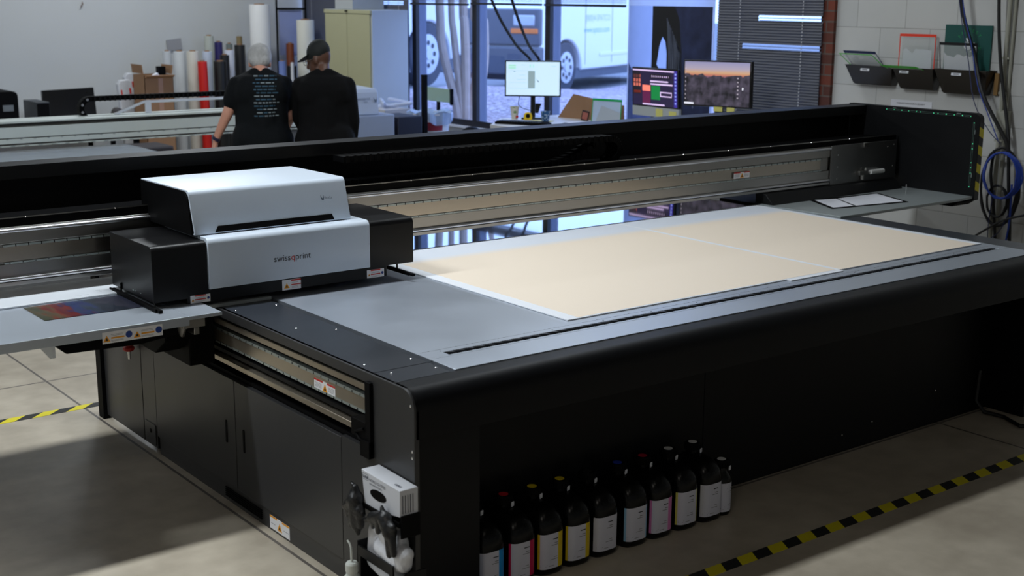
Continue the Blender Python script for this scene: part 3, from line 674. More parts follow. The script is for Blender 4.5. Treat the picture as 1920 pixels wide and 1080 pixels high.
# colour print on the left shelf
def print_mat():
    m = bpy.data.materials.new('colour_photo_print'); m.use_nodes = True; N = m.node_tree.nodes; L = m.node_tree.links
    b = N['Principled BSDF']; b.inputs['Roughness'].default_value = .25
    tc = N.new('ShaderNodeTexCoord'); mp = N.new('ShaderNodeMapping'); L.new(tc.outputs['Object'], mp.inputs[0])
    n = N.new('ShaderNodeTexNoise'); n.inputs['Scale'].default_value = 6; n.inputs['Detail'].default_value = 5; mp.inputs['Scale'].default_value = (6, 1.5, 1); L.new(mp.outputs[0], n.inputs[0])
    s_ = N.new('ShaderNodeSeparateXYZ'); L.new(tc.outputs['Object'], s_.inputs[0])
    a = N.new('ShaderNodeMath'); a.operation = 'MULTIPLY_ADD'; L.new(s_.outputs[0], a.inputs[0]); a.inputs[1].default_value = 1/.36; L.new(n.outputs[0], a.inputs[2])
    a2 = N.new('ShaderNodeMath'); a2.operation = 'SUBTRACT'; L.new(a.outputs[0], a2.inputs[0]); a2.inputs[1].default_value = .5
    r = N.new('ShaderNodeValToRGB'); L.new(a2.outputs[0], r.inputs[0]); e = r.color_ramp.elements
    e[0].position = 0; e[0].color = (*c(58, 62, 48), 1); e[1].position = 1; e[1].color = (*c(44, 46, 60), 1)
    for p_, cc in ((.14, (84, 66, 48)), (.24, (104, 28, 22)), (.34, (70, 24, 32)), (.42, (26, 44, 92)), (.55, (44, 52, 64)), (.7, (28, 34, 42)), (.82, (50, 50, 60))):
        k = e.new(p_); k.color = (*c(*cc), 1)
    L.new(r.outputs[0], b.inputs['Base Color'])
    return m
o = build('colour_print', MB().prism([(1.400, 4.475), (1.765, 4.475), (1.765, 4.708), (1.400, 4.708)], 'z', .7855, .7875), print_mat(), loc=(1.40, 4.475, .7855))
tag(o, 'multicoloured photo print lying on the left service shelf', 'print')

# ------------------------------------------------------------------ ink bottles
def bottle(kind='big'):
    r = thing('ink_bottle', (0, 0, 0), 'x', 'bottle')
    w, d, h = (.058, .099, .195) if kind == 'big' else (.040, .040, .16)
    CO = .022 if kind == 'big' else 0
    mb = MB(); N_ = 28
    def ring(sx, sy, z, p=.45):
        out = []
        for j in range(N_):
            a = 2*math.pi*j/N_; ca, sa = math.cos(a), math.sin(a)
            out.append((sx*abs(ca)**p*math.copysign(1, ca), sy*abs(sa)**p*math.copysign(1, sa), z))
        return out
    if kind == 'big': st = [(.9, 0, .5), (1, .012, .5), (1, h*.86, .5), (.97, h*.95, .5), (.9, h+.008, .55), (.78, h+.024, .65), (.58, h+.038, .8)]
    else: st = [(.9, 0, 1), (1, .008, 1), (1, h*.82, 1), (.9, h*.93, 1), (.6, h*1.04, 1)]
    vs = []; 
    for s_, z, p in st: vs += ring(w*s_, d*s_ if s_ > .5 else max(w*s_, d*s_*.6), z, p)
    vs += [(a_, b_+CO, c_) for a_, b_, c_ in ring(.022, .022, st[-1][1]+.006, 1)+ring(.022, .022, st[-1][1]+.03, 1)]
    k = len(st)+2; fs = [tuple(range(N_))[::-1], tuple(range((k-1)*N_, k*N_))]
    for i in range(k-1):
        for j in range(N_): fs.append((i*N_+j, i*N_+(j+1) % N_, (i+1)*N_+(j+1) % N_, (i+1)*N_+j))
    mb.add(vs, fs)
    BL = mat('black_bottle_plastic', c(5, 5, 6), .28, spec=.25)
    build('bottle_body', mb, BL, r, smooth=50)
    zt = st[-1][1]+.018
    return r, w, d, h, zt
INKS = {'cyan': (c(0, 150, 225), None), 'magenta': (c(205, 10, 80), c(190, 20, 40)), 'yellow': (c(226, 196, 20), c(214, 190, 20)), 'black': (c(225, 225, 228), c(20, 20, 20)),
        'light cyan': (c(150, 200, 232), c(30, 60, 170)), 'light magenta': (c(222, 130, 190), c(170, 15, 50)), 'light yellow': (c(226, 222, 110), c(225, 225, 225)), 'white': (c(232, 232, 236), c(225, 225, 225))}
def mk_bottle(x, ink, label, kind='big', y=3.247, stripe=.24, name=None, lines=True):
    r, w, d, h, zt = bottle(kind)
    r['label'] = label; r['group'] = 'ink bottles under the printer'
    col, capc = INKS[ink]; CO = .022 if kind == 'big' else 0
    ms = mat('ink_stripe_'+ink.replace(' ', '_'), col, .45)
    mc = mat('cap_'+ink.replace(' ', '_'), capc or c(20, 20, 20), .45)
    cp = MB(); cp.lathe([(.030, 0), (.030, .022), (.026, .027)], (0, CO, zt), 20); 
    for i in range(20):
        a = i*math.pi/10; cp.obox((.0305*math.cos(a), CO+.0305*math.sin(a), zt+.011), (.001, 0, 0), (0, .001, 0), (0, 0, .010))
    cpo = build('bottle_cap', cp, K2, r)
    build('cap_disc', MB().lathe([(.0165, 0), (.0165, .0012)], (0, CO, zt+.0272), 20), mc, cpo)
    build('seal_tag', MB().obox((.018, CO-.027, zt-.004), (.008, .003, 0), (.0, .002, 0), (0, 0, .008)), PAPER, r, bevel=.001)
    lb = MB(); n = 28; y_ = []
    z0, z1 = (.026, .150) if kind == 'big' else (.016, .128)
    if kind == 'big':
        hw = .052
        def Pp(u): 
            xx = -hw+2*hw*u; yy = -d-.0006-.0*0
            t = min(1, abs(xx)/w)
            yy = -d*(1-t**(1/.5*1.0))**(.5*1.0) if 0 else -d*(max(0, 1-t**4))**.25-.0008
            return xx, yy
    else:
        def Pp(u):
            a = math.radians(-90-75+150*u); return (w+.0006)*math.cos(a), (w+.0006)*math.sin(a)
    for i in range(n):
        a, b = i/n, (i+1)/n; p, q = Pp(a), Pp(b)
        mi = 1 if (ink not in ('black', 'white') and b > 1-stripe) else (1 if i == 0 and ink in ('cyan', 'magenta', 'yellow', 'light cyan', 'light magenta', 'light yellow') and kind == 'big' else 0)
        lb.add([(p[0], p[1], z0), (q[0], q[1], z0), (q[0], q[1], z1), (p[0], p[1], z1)], [(0, 1, 2, 3)], mi)
    zl = z1-.018
    for (u0, u1, zz, hh, mi) in ((.45, .66, z1-.022, .0035, 2), (.52, .66, z1-.036, .003, 3), (.40, .66, z1-.043, .0025, 3), (.5, .64, z1-.085, .002, 3), (.36, .66, z1-.093, .002, 3), (.05, .24, z0+.014, .002, 3), (.05, .2, z0+.009, .002, 3), (.3, .5, z0+.009, .002, 3)):
        p, q = Pp(u0), Pp(u1); e = -.0006
        lb.add([(p[0], p[1]+e, zz), (q[0], q[1]+e, zz), (q[0], q[1]+e, zz+hh), (p[0], p[1]+e, zz+hh)], [(0, 1, 2, 3)], mi)
    build('bottle_label', lb, [mat('bottle_label_white', c(214, 214, 226), .5), ms, KLAB, GLAB], r, smooth=0)
    place(r, (x, y, 0))
    return r
xs = [2.235, 2.355, 2.482, 2.603, 2.724, 2.848, 2.990, 3.112, 3.240, 3.366]
ink = ['cyan', 'cyan', 'magenta', 'yellow', 'yellow', 'black', 'light cyan', 'light magenta', 'light yellow', 'white']
labs = ['cyan ink bottle mostly hidden behind the printer corner post', 'black ink bottle with a bright blue striped label, nearest whole bottle', 'black ink bottle with a crimson striped label and red cap',
        'black ink bottle with yellow striped label, between the crimson one and another yellow', 'black ink bottle with yellow striped label, the farther of two yellow ones', 'black ink bottle with plain white label beside the second yellow bottle',
        'black ink bottle with a pale blue edged label and blue cap', 'black ink bottle with a pink striped label', 'black ink bottle with a pale lime edged label', 'large black ink bottle with plain white label and white cap, farthest of the big ones']
for x, k, l in zip(xs, ink, labs): mk_bottle(x, k, l, stripe=.17 if k in ('light cyan', 'light yellow') else .30)
mk_bottle(3.452, 'white', 'small round black bottle with white label at the far end of the row', 'small', y=3.20)

# ------------------------------------------------------------------ things on the side panel: gloves, bag, holders
gbx = thing('glove_box', (1.985, 3.2, .36), 'white cardboard box of nitrile gloves mounted on the printer side', 'box')
GX = 1.944
g = MB(); g.prism([(3.062, .396), (3.062, .478), (3.278, .484), (3.26, .372), (3.2, .372)], 'x', GX, 2.008)
build('box_body', g, mat('glove_box_card', c(206, 208, 214), .6, var=.03), gbx, bevel=.0015)
e = MB(); vs = []
cxy, czz = 3.182, .426
for i in range(20):
    a = i*math.pi/10; vs.append((GX-.0008, cxy+.046*math.cos(a)-.004*math.sin(a), czz+.017*math.sin(a)))
e.add(vs, [tuple(range(20))]); build('box_opening', e, K2, gbx, smooth=0)
pt_ = MB(); text_mb(pt_, 'NITRILE GLOVES', .0125, (GX-.0004, 3.232, .459), (0, -1, 0), (0, 0, 1), 0)
text_mb(pt_, 'ULINE', .0115, (GX-.0004, 3.269, .462), (0, -1, 0), (0, 0, 1), 0, bold=.0004)
for a, b, cc_, d in ((3.272, 3.238, .4565, .4575), (3.272, 3.238, .4745, .4755), (3.272, 3.271, .4565, .4755), (3.239, 3.238, .4565, .4755)):
    pt_.add([(GX-.0008, a, cc_), (GX-.0008, b, cc_), (GX-.0008, b, d), (GX-.0008, a, d)], [(0, 1, 2, 3)])
for zz in (.452, .449): pt_.add([(GX-.0008, 3.232, zz), (GX-.0008, 3.16, zz), (GX-.0008, 3.16, zz+.001), (GX-.0008, 3.232, zz+.001)], [(0, 1, 2, 3)])
text_mb(pt_, 'ULINE', .0115, (1.958, 3.115, .4802), (0, -1, .0), (1, 0, 0), 0, bold=.0004)
build('box_print', pt_, mat('box_print_dark', c(70, 74, 86), .6), gbx, smooth=0); pt_ = MB()
for k_ in range(5):
    xx = 1.952+k_*.009; pt_.add([(xx, 3.0612, .405), (xx+.003, 3.0612, .405), (xx+.003, 3.0612, .462), (xx, 3.0612, .462)], [(0, 1, 2, 3)])
build('side_print', pt_, mat('box_print_dark', 0), gbx, smooth=0)
build('wire_holder', MB().box(1.944, 2.010, 3.055, 3.0605, .33, .40).box(1.938, 1.943, 3.06, 3.27, .372, .38).box(1.94, 2.01, 3.06, 3.27, .364, .371), K2, gbx)
GLV = mat('black_nitrile', c(11, 12, 15), .38, var=.1, bump=.6, bscale=40)
def crumple(seed, ctr, pieces, vox=.006):
    mb = MB(); random.seed(seed)
    for p0, p1, r0, r1 in pieces: mb.cap(Vector(ctr)+Vector(p0), Vector(ctr)+Vector(p1), r0, r1, n=10)
    return fin(mb, vox, 2)
G1 = crumple(3, (1.925, 3.285, .35), [((0, 0, .075), (0, .01, .03), .012, .026), ((0, .0, .04), (0, -.004, -.045), .028, .020), ((0, .012, .03), (-.005, .052, .0), .022, .014), ((0, .04, .0), (0, .050, -.03), .016, .009), ((0, .0, 0), (0, .028, -.055), .022, .012), ((0, 0, .03), (0, -.036, .0), .02, .014), ((0, -.025, .01), (0, -.03, -.04), .018, .012), ((0, 0, .07), (0, .022, .086), .009, .006), ((0, .0, -.03), (0, -.012, -.068), .016, .010)], .005)
tag(build('nitrile_glove', G1, GLV, loc=(1.925, 3.285, .35)), 'crumpled black glove hanging left of the glove box', 'glove', 'black gloves on the printer side')
G2 = crumple(5, (1.925, 3.125, .35), [((0, -.01, .04), (0, .06, .01), .014, .02), ((0, .05, .012), (0, .105, -.012), .017, .007), ((0, -.01, .03), (0, -.035, -.005), .024, .024), ((0, -.028, 0), (-.004, -.038, -.075), .016, .011), ((0, -.045, 0), (-.004, -.062, -.066), .014, .010), ((0, .02, .02), (0, .03, -.025), .018, .010), ((0, .05, .01), (0, .06, -.02), .014, .008), ((0, 0, .04), (0, .008, .064), .011, .006), ((0, -.03, .02), (0, -.055, .015), .016, .012)], .005)
tag(build('nitrile_glove', G2, GLV, loc=(1.925, 3.125, .35)), 'black glove draped over the white bag below the glove box', 'glove', 'black gloves on the printer side')
bag = MB()
for p0, p1, r0, r1 in (((1.975, 3.22, .315), (1.973, 3.12, .29), .030, .034), ((1.975, 3.25, .29), (1.975, 3.25, .20), .024, .03), ((1.972, 3.20, .25), (1.968, 3.10, .24), .034, .036), ((1.973, 3.25, .19), (1.973, 3.11, .16), .030, .030), ((1.955, 3.065, .27), (1.955, 3.06, .245), .030, .026), ((1.975, 3.25, .31), (1.975, 3.15, .325), .020, .024), ((1.97, 3.10, .26), (1.96, 3.05, .28), .034, .022)):
    bag.cap(p0, p1, r0, r1, 12)
bagf = fin(bag, .006, 5)
tag(build('white_bag', bagf, mat('white_plastic_bag', c(222, 224, 230), .35, var=.06, scale=20, bump=.7, bscale=26), loc=(1.97, 3.14, .13)), 'white plastic bag stuffed in the black metal holder below the glove box', 'bag')
hd = MB()
hd.box(1.930, 1.936, 3.085, 3.29, .204, .236); hd.box(1.930, 1.936, 3.27, 3.29, .10, .204); hd.box(1.930, 1.936, 3.085, 3.105, .10, .204)
hd.box(1.930, 2.008, 3.285, 3.29, .10, .25); hd.box(1.936, 2.008, 3.020, 3.025, .18, .235); hd.box(1.930, 2.008, 3.02, 3.29, .094, .10); hd.box(1.930, 1.936, 3.02, 3.03, .10, .235)
tag(build('bag_holder', hd, K, loc=(1.95, 3.15, .094), bevel=.001), 'black metal holder carrying the white bag on the printer side', 'holder')
wb = thing('wash_bottle', (0, 0, 0), 'white squeeze bottle with curved spout beside the printer side', 'bottle')
WB = mat('translucent_white_plastic', c(208, 212, 206), .35, var=.03)
build('bottle_body', MB().lathe([(.030, 0), (.033, .01), (.033, .13), (.028, .15), (.019, .162), (.017, .168)], (0, 0, 0), 24), WB, wb)
build('screw_cap', MB().lathe([(.021, .168), (.022, .172), (.022, .196), (.018, .202)], (0, 0, 0), 24), WB, wb)
build('spout', MB().tube([(0, 0, .2), (0, .002, .235), (0, .004, .252), (-.002, .010, .265), (-.004, .02, .272)], .0045, 10, r1=.003), WB, wb)
place(wb, (1.898, 3.268, .004)); wb.scale = (.92, .92, .94)
tag(build('bottle_tray', MB().box(1.855, 1.94, 3.225, 3.31, 0, .004), K2, loc=(1.9, 3.27, 0)), 'flat black tray on the floor under the squeeze bottle', 'tray')

# ------------------------------------------------------------------ tapes, floor cable
def tape(x0, x1, yc, w, label, slant=.03, z=.0):
    mb = MB(); x = x0; k = 0; st = .078
    while x < x1:
        xe = min(x+st, x1)
        mb.add([(x, yc-w/2, .0012), (xe, yc-w/2, .0012), (xe+slant, yc+w/2, .0012), (x+slant, yc+w/2, .0012), (x, yc-w/2, .0), (xe, yc-w/2, .0), (xe+slant, yc+w/2, .0), (x+slant, yc+w/2, .0)],
               [(0, 1, 2, 3), (7, 6, 5, 4), (0, 4, 5, 1), (1, 5, 6, 2), (2, 6, 7, 3), (3, 7, 4, 0)], k % 2)
        x = xe; k += 1
    o = build('hazard_tape', mb, [HAZY, HAZK], smooth=0, loc=(x0, yc, 0)); tag(o, label, 'tape'); return o
tape(2.7, 6.6, 2.848, .055, 'yellow and black striped tape on the floor in front of the printer')
tape(-.6, 2.05, 5.875, .06, 'yellow and black striped tape on the floor left of the printer', slant=.07)
cbm = MB(); cbm.tube([(5.33, 3.34, .20), (5.30, 3.33, .06), (5.31, 3.29, .015), (5.33, 3.2, .010), (5.27, 3.08, .010), (5.35, 2.98, .010), (5.7, 2.93, .010), (6.4, 3.0, .010)], .009, 10)
tag(build('floor_cable', cbm, RUB, loc=(5.4, 3.1, 0)), 'black cable curving on the floor by the right pedestal', 'cable')
mc_ = MB(); 
# ------------------------------------------------------------------ right wall: pockets, sign, notice, cables
def pocket(y0, y1, z0, z1, label, lab_t, yo):
    r = thing('wall_pocket', (7.6, (y0+y1)/2, z0), label, 'file pocket')
    SM = mat('smoked_plastic', c(34, 30, 26), .25)
    yc = (y0+y1)/2; hw = (y1-y0)/2
    mb = MB()
    def sec(z, k, dpt): return [(7.597, yc-hw*k, z), (7.597-dpt, yc-hw*k, z), (7.597-dpt, yc+hw*k, z), (7.597, yc+hw*k, z)]
    a = sec(z0, .80, .05); b = sec(z0+.012, .84, .062); cc = sec(z1-.01, 1, .115); d = sec(z1, 1.02, .12); e_ = sec(z1, .98, .112); f_ = sec(z0+.02, .83, .056)
    vs = a+b+cc+d+e_+f_; fs = [(0, 1, 2, 3), (20, 21, 22, 23)]
    for k in range(5):
        for i in range(4): fs.append((k*4+i, k*4+(i+1) % 4, k*4+4+(i+1) % 4, k*4+4+i))
    mb.add(vs, fs); build('pocket_body', mb, SM, r, bevel=.002)
    t_ = (.55); xx = 7.597-(.115*.85+.062*.15)-.0035
    lb = MB(); lb.obox((xx, yc+yo, z1-.03), (0, .037, 0), (.0012, 0, .0085), (.0006, 0, 0), 0); lb.box(xx-.0022, xx-.001, yc+yo-.02, yc+yo+.02, z1-.033, z1-.026, 1)
    build('pocket_label', lb, [PAPER, GLAB], r, smooth=0)
    return r
pocket(5.550, 5.935, 1.305, 1.440, 'smoked plastic wall pocket nearest the brick pillar', '', .03)
pocket(5.225, 5.540, 1.295, 1.440, 'smoked plastic wall pocket in the middle of three', '', .07)
pocket(4.830, 5.212, 1.285, 1.445, 'smoked plastic wall pocket nearest the hanging cables', '', .03)
CLR = mat('clear_pouch', c(214, 218, 218), .3, alpha=.28)
def pouch(name, y0, y1, z0, z1, lean, edge, label, paper=None, sides=True, xb=7.53, skew=0.):
    r = thing(name, (xb, (y0+y1)/2, z0), label, 'pouch')
    def Q(y, z): 
        f = (z-z0)/(z1-z0); return Vector((xb-lean*f, y+skew*f, z))
    mb = MB(); n = Vector((-.0015, 0, 0))
    a = [Q(y0, z0), Q(y1, z0), Q(y1, z1), Q(y0, z1)]
    mb.add(a+[p+n for p in a], [(0, 1, 2, 3), (7, 6, 5, 4), (0, 4, 5, 1), (1, 5, 6, 2), (2, 6, 7, 3), (3, 7, 4, 0)])
    build('clear_sleeve', mb, CLR, r, smooth=0)
    ed = MB(); t_ = .006
    th = .018 if lean < .055 else .006
    p0, p1, p2, p3 = Q(y0, z1-th), Q(y1, z1-th), Q(y1, z1), Q(y0, z1); nn = Vector((-.003, 0, 0))
    ed.add([p+nn for p in (p0, p1, p2, p3)]+[p for p in (p0, p1, p2, p3)], [(0, 1, 2, 3), (7, 6, 5, 4), (0, 4, 5, 1), (1, 5, 6, 2), (2, 6, 7, 3), (3, 7, 4, 0)])
    if sides:
        for yy in (y0, y1-t_):
            q = [Q(yy, z0), Q(yy+t_, z0), Q(yy+t_, z1-th), Q(yy, z1-th)]
            ed.add([p+nn for p in q]+q, [(0, 1, 2, 3), (7, 6, 5, 4), (0, 4, 5, 1), (1, 5, 6, 2), (2, 6, 7, 3), (3, 7, 4, 0)])
    build('coloured_edge', ed, edge, r, smooth=0)
    if paper:
        pp = MB(); z2 = z0+(z1-z0)*paper
        k = 9; top = [(y0+.03+(y1-y0-.06)*i/k, z2+random.uniform(-.018, .018)) for i in range(k+1)]
        poly = [Q(y0+.03, z0+.005), Q(y1-.03, z0+.005)]+[Q(y, z) for y, z in reversed(top)]
        pp.add([p+Vector((.0008, 0, 0)) for p in poly], [tuple(range(len(poly)))]); build('paper_stack', pp, PAPER, r, smooth=0)
    return r
REDE = mat('pouch_edge_red', c(236, 60, 34), .45, emit=0); GRNE = mat('pouch_edge_green', c(70, 200, 50), .45); NAVY = mat('pouch_edge_navy', c(40, 48, 92), .45)
pouch('job_pouch', 5.270, 5.555, 1.41, 1.660, .0, REDE, 'clear job pouch with red edges standing in the middle wall pocket', .55, xb=7.56)
pouch('job_pouch', 4.925, 5.205, 1.41, 1.615, .03, mat('pouch_edge_black', c(20, 20, 24), .4), 'clear job pouch with black edges in front of the green sign', .62, xb=7.535)
pouch('job_pouch', 5.62, 5.89, 1.40, 1.535, .05, NAVY, 'clear job pouch with navy edge sagging out of the first wall pocket', .7, xb=7.54, skew=.08)
pouch('job_pouch', 5.60, 5.88, 1.40, 1.515, .06, GRNE, 'clear job pouch with thin green edges under the navy edged one', None, xb=7.53, skew=.11)
pouch('job_pouch', 5.29, 5.58, 1.425, 1.452, .05, GRNE, 'clear job pouch with bright green edge lying over the middle wall pocket', None, xb=7.49, skew=.04)
# dark green sign
gs = thing('green_sign', (7.59, 5.05, 1.44), 'dark green square sign with lettering in a circle behind the wall pockets', 'sign')
build('sign_panel', MB().box(7.583, 7.595, 4.878, 5.222, 1.40, 1.725), mat('sign_green', c(10, 78, 72), .5), gs, bevel=.001)
sgm = MB(); SC = (5.035, 1.60)
def ringtext(s, r, a0, a1, size):
    for i, ch_ in enumerate(s):
        a = math.radians(a0+(a1-a0)*i/max(1, len(s)-1))
        if ch_ == ' ': continue
        cx, cz = SC[0]-r*math.cos(a), SC[1]+r*math.sin(a)
        tx = Vector((0, -math.sin(a), -math.cos(a))); ty = Vector((0, -math.cos(a), math.sin(a)))
        text_mb(sgm, ch_, size, Vector((7.5826, cx, cz))-tx*size*.3, tx, ty, 0)
ringtext('FASTEST', .082, 145, 40, .030)
ringtext('PRINTER', .082, -165, -15, .0)if 0 else None
for i, ch_ in enumerate('REPAP'[:3]):
    pass
for ch_, a in (('P', -62), ('E', -35), ('R', -12)):
    a = math.radians(a); cx, cz = SC[0]-.088*math.cos(a), SC[1]+.088*math.sin(a)
    tx = Vector((0, math.sin(a), math.cos(a))); ty = Vector((0, math.cos(a), -math.sin(a)))
    text_mb(sgm, ch_, .03, Vector((7.5826, cx, cz))-tx*.01, tx, ty, 0)
build('sign_lettering', sgm, mat('sign_lettering_green', c(30, 150, 84), .5), gs, smooth=0)
fg = MB()
for (yy, zz, a_, l_) in ((5.052, 1.632, -35, .026), (5.030, 1.637, -25, .028), (5.012, 1.612, -70, .03), (5.0, 1.592, -80, .028), (5.012, 1.565, -120, .03), (5.066, 1.612, 10, .02)):
    a = math.radians(a_); d = Vector((0, -math.sin(a), math.cos(a)))*l_/2; n = Vector((0, -math.cos(a), -math.sin(a)))*.0075
    p = Vector((7.582, yy, zz)); fg.add([p-d-n, p-d+n, p+d+n*.6, p+d-n*.6], [(0, 1, 2, 3)])
vs = [Vector((7.582, 5.045+.03*math.cos(a), 1.592+.024*math.sin(a))) for a in [i*math.pi/8 for i in range(16)]]; fg.add(vs, [tuple(range(16))])
build('sign_emblem', fg, PAPER, gs, smooth=0)
tag(build('wooden_board', MB().box(7.575, 7.596, 4.80, 4.83, 1.29, 1.43), mat('wood_strip', c(142, 108, 62), .6, var=.15, scale=20), loc=(7.59, 4.9, 1.29), bevel=.002), 'light brown board behind the wall pocket nearest the cables', 'board')
nt = thing('wall_notice', (7.59, 5.45, 1.19), 'white paper notice on the block wall below the pockets', 'notice')
build('notice_paper', MB().box(7.596, 7.599, 5.29, 5.62, 1.165, 1.215), PAPER, nt)
nm = MB(); text_mb(nm, 'WARRANTY VOID UNLESS IN USE SAFETY', .0145, (7.5955, 5.57, 1.188), (0, -1, 0), (0, 0, 1), 0)
nm.v = [(a_, 5.57+(b_-5.57)*.225/max(.001, (5.57-min(v[1] for v in nm.v))), z_) for a_, b_, z_ in nm.v]
build('notice_text', nm, KLAB, nt, smooth=0)
# conduit
CON = mat('conduit_paint', c(160, 160, 148), .6, var=.15, scale=6)
cd = MB(); cd.tube([(7.575, 4.762, 2.3), (7.575, 4.762, .3)], .0145, 12); cd.tube([(7.585, 4.73, 2.3), (7.585, 4.73, .0)], .010, 10)
for z in (1.52, 1.30, 1.0): cd.box(7.57, 7.6, 4.735, 4.79, z, z+.015)
tag(build('wall_conduit', cd, CON, loc=(7.59, 4.75, .3)), 'grey painted conduit pipe running down the block wall', 'pipe')
cj = MB(); cj.box(7.565, 7.598, 4.70, 4.79, 1.06, 1.20); cj.box(7.56, 7.566, 4.71, 4.78, 1.07, 1.19)
tag(build('junction_box', cj, CON, loc=(7.59, 4.74, 1.06), bevel=.003), 'old painted junction box on the conduit above the cable coils', 'junction box')
def spl(pts, n=8):
    pts = [Vector(p) for p in pts]; out = []
    for i in range(len(pts)-1):
        p0 = pts[max(i-1, 0)]; p1 = pts[i]; p2 = pts[i+1]; p3 = pts[min(i+2, len(pts)-1)]
        for k in range(n):
            t = k/n; out.append(.5*((2*p1)+(-p0+p2)*t+(2*p0-5*p1+4*p2-p3)*t*t+(-p0+3*p1-3*p2+p3)*t**3))
    return out+[pts[-1]]
def cable(pts, r, m, label, name='hanging_cable', grp=None):
    o = build(name, MB().tube(spl(pts), r, 8), m, loc=pts[0]); return tag(o, label, 'cable', grp)
cable([(7.45, 5.14, 2.6), (7.47, 5.05, 1.9), (7.5, 4.94, 1.55), (7.46, 4.82, 1.29), (7.5, 4.67, 1.03), (7.51, 4.64, .93)], .0125, RUB, 'thick black cable hanging in front of the green sign')
cable([(7.45, 5.11, 2.6), (7.46, 5.03, 1.9), (7.48, 4.95, 1.6), (7.48, 4.88, 1.35), (7.49, 4.80, 1.18), (7.5, 4.72, 1.02)], .0035, BLUEC, 'thin blue cable hanging beside the thick black one')
cable([(7.44, 5.16, 2.6), (7.45, 5.045, 1.88), (7.46, 4.95, 1.5), (7.46, 4.885, 1.25), (7.48, 4.78, 1.08), (7.5, 4.70, 1.0)], .003, NAVY, 'thin navy cable looping closest to the end guard')
cable([(7.47, 4.82, 2.6), (7.5, 4.795, 1.88), (7.52, 4.76, 1.5), (7.53, 4.70, 1.2), (7.52, 4.655, 1.0), (7.52, 4.63, .75), (7.52, 4.59, .4), (7.5, 4.58, .02)], .011, RUB, 'thick black cable running down in front of the conduit')
cable([(7.52, 4.75, .95), (7.52, 4.76, .8), (7.53, 4.73, .6), (7.53, 4.69, .3), (7.5, 4.68, .02)], .010, RUB, 'thick black cable dropping through the cable coils to the floor')
def coil(cy, cz, ry, rz, x, r, m, label, k=3):
    pts = []; random.seed(int(cy*1000))
    for i in range(k*28):
        a = 2*math.pi*i/28; pts.append((x-.006*(i//28), cy+(ry+random.uniform(-.004, .004)-.006*(i//28))*math.cos(a), cz+(rz+random.uniform(-.004, .004))*math.sin(a)))
    o = build('cable_coil', MB().tube(pts, r, 7), m, loc=(x, cy, cz)); tag(o, label, 'cable coil')
coil(4.665, .80, .138, .145, 7.50, .006, BLUEC, 'coil of blue cable hung on the block wall', 5)
coil(4.70, .72, .140, .25, 7.54, .008, RUB, 'tall coil of black cable behind the blue coil', 3)
coil(4.70, .63, .075, .10, 7.52, .007, RUB, 'small coil of black cable below the blue coil', 2)
cable([(7.50, 4.86, .36), (7.5, 4.75, .44), (7.48, 4.62, .52), (7.45, 4.45, .58)], .007, RUB, 'black cable rising to the right above the table corner')
cable([(7.51, 4.72, .7), (7.51, 4.74, .5), (7.51, 4.735, .3), (7.5, 4.73, .02)], .003, NAVY, 'thin navy cable dropping left of the black cables')
cable([(7.50, 4.60, .56), (7.51, 4.66, .44), (7.51, 4.74, .35), (7.5, 4.75, .2)], .003, NAVY, 'thin navy cable crossing behind the black cables')
cable([(7.51, 4.60, .75), (7.51, 4.595, .5), (7.51, 4.62, .3)], .006, BLUEC, 'blue cable tail hanging straight below the blue coil')
# cables to the desk monitor
cable([(5.9, 8.2, 2.4), (6.25, 8.42, 1.86), (6.66, 8.66, 1.52), (6.90, 8.75, 1.37), (6.97, 8.78, 1.25)], .012, RUB, 'left black cable running from above to the white screen monitor')
cable([(6.05, 8.15, 2.4), (6.38, 8.33, 1.86), (6.72, 8.56, 1.52), (6.94, 8.68, 1.37), (7.0, 8.72, 1.25)], .012, RUB, 'right black cable running from above to the white screen monitor')

# ------------------------------------------------------------------ desk with screens
dk = thing('desk', (7.0, 7.3, 0), 'white topped desk along the windows behind the printer', 'desk')
DW = mat('desk_white', c(206, 208, 214), .45, var=.02)
build('desk_top', MB().prism([(6.27, 8.46), (6.62, 6.05), (7.50, 6.05), (7.50, 8.85), (6.66, 8.85)], 'z', .85, .88), DW, dk, bevel=.003)
for x, y in ((6.42, 8.35), (6.72, 6.15), (7.45, 6.15), (7.45, 8.7)): build('leg', MB().box(x-.025, x+.025, y-.025, y+.025, 0, .85), DW, dk, bevel=.003)
build('side_skirt', MB().prism([(6.29, 8.44), (6.40, 7.7), (6.41, 7.7), (6.30, 8.45)], 'z', .70, .85), mat('desk_cream', c(190, 186, 166), .5), dk)
def screen_mat(name, cols, strength, rotf=None):
    return mat(name, cols, .3, emit=strength)
def monitor(name, w, h, label, stand=True, bez=.014, th=.03, chin=0.):
    """local: screen faces -y, x right, z up, origin = bottom centre of the panel"""
    r = thing(name, (0, 0, 0), label, 'monitor')
    BZ = mat('monitor_bezel', c(14, 14, 16), .3)
    build('housing', MB().box(-w/2, w/2, 0, th, -chin, h), BZ, r, bevel=.004)
    return r
m1 = monitor('desktop_monitor', .47, .30, 'monitor with a bright white screen at the left end of the desk')
e_ = .95
SW = mat('screen_white_blue', c(196, 222, 240), .3, emit=.78, var=.01); SG = mat('screen_grey', c(138, 160, 166), .3, emit=.7, var=.01); SGR = mat('screen_green', c(170, 226, 200), .3, emit=.7); SL = mat('screen_line', c(120, 130, 140), .3, emit=.5)
q = MB()
def rect(mb, x0, x1, z0, z1, mi, y=-.0012): mb.add([(x0, y, z0), (x1, y, z0), (x1, y, z1), (x0, y, z1)], [(0, 1, 2, 3)], mi)
w, h = .47, .30
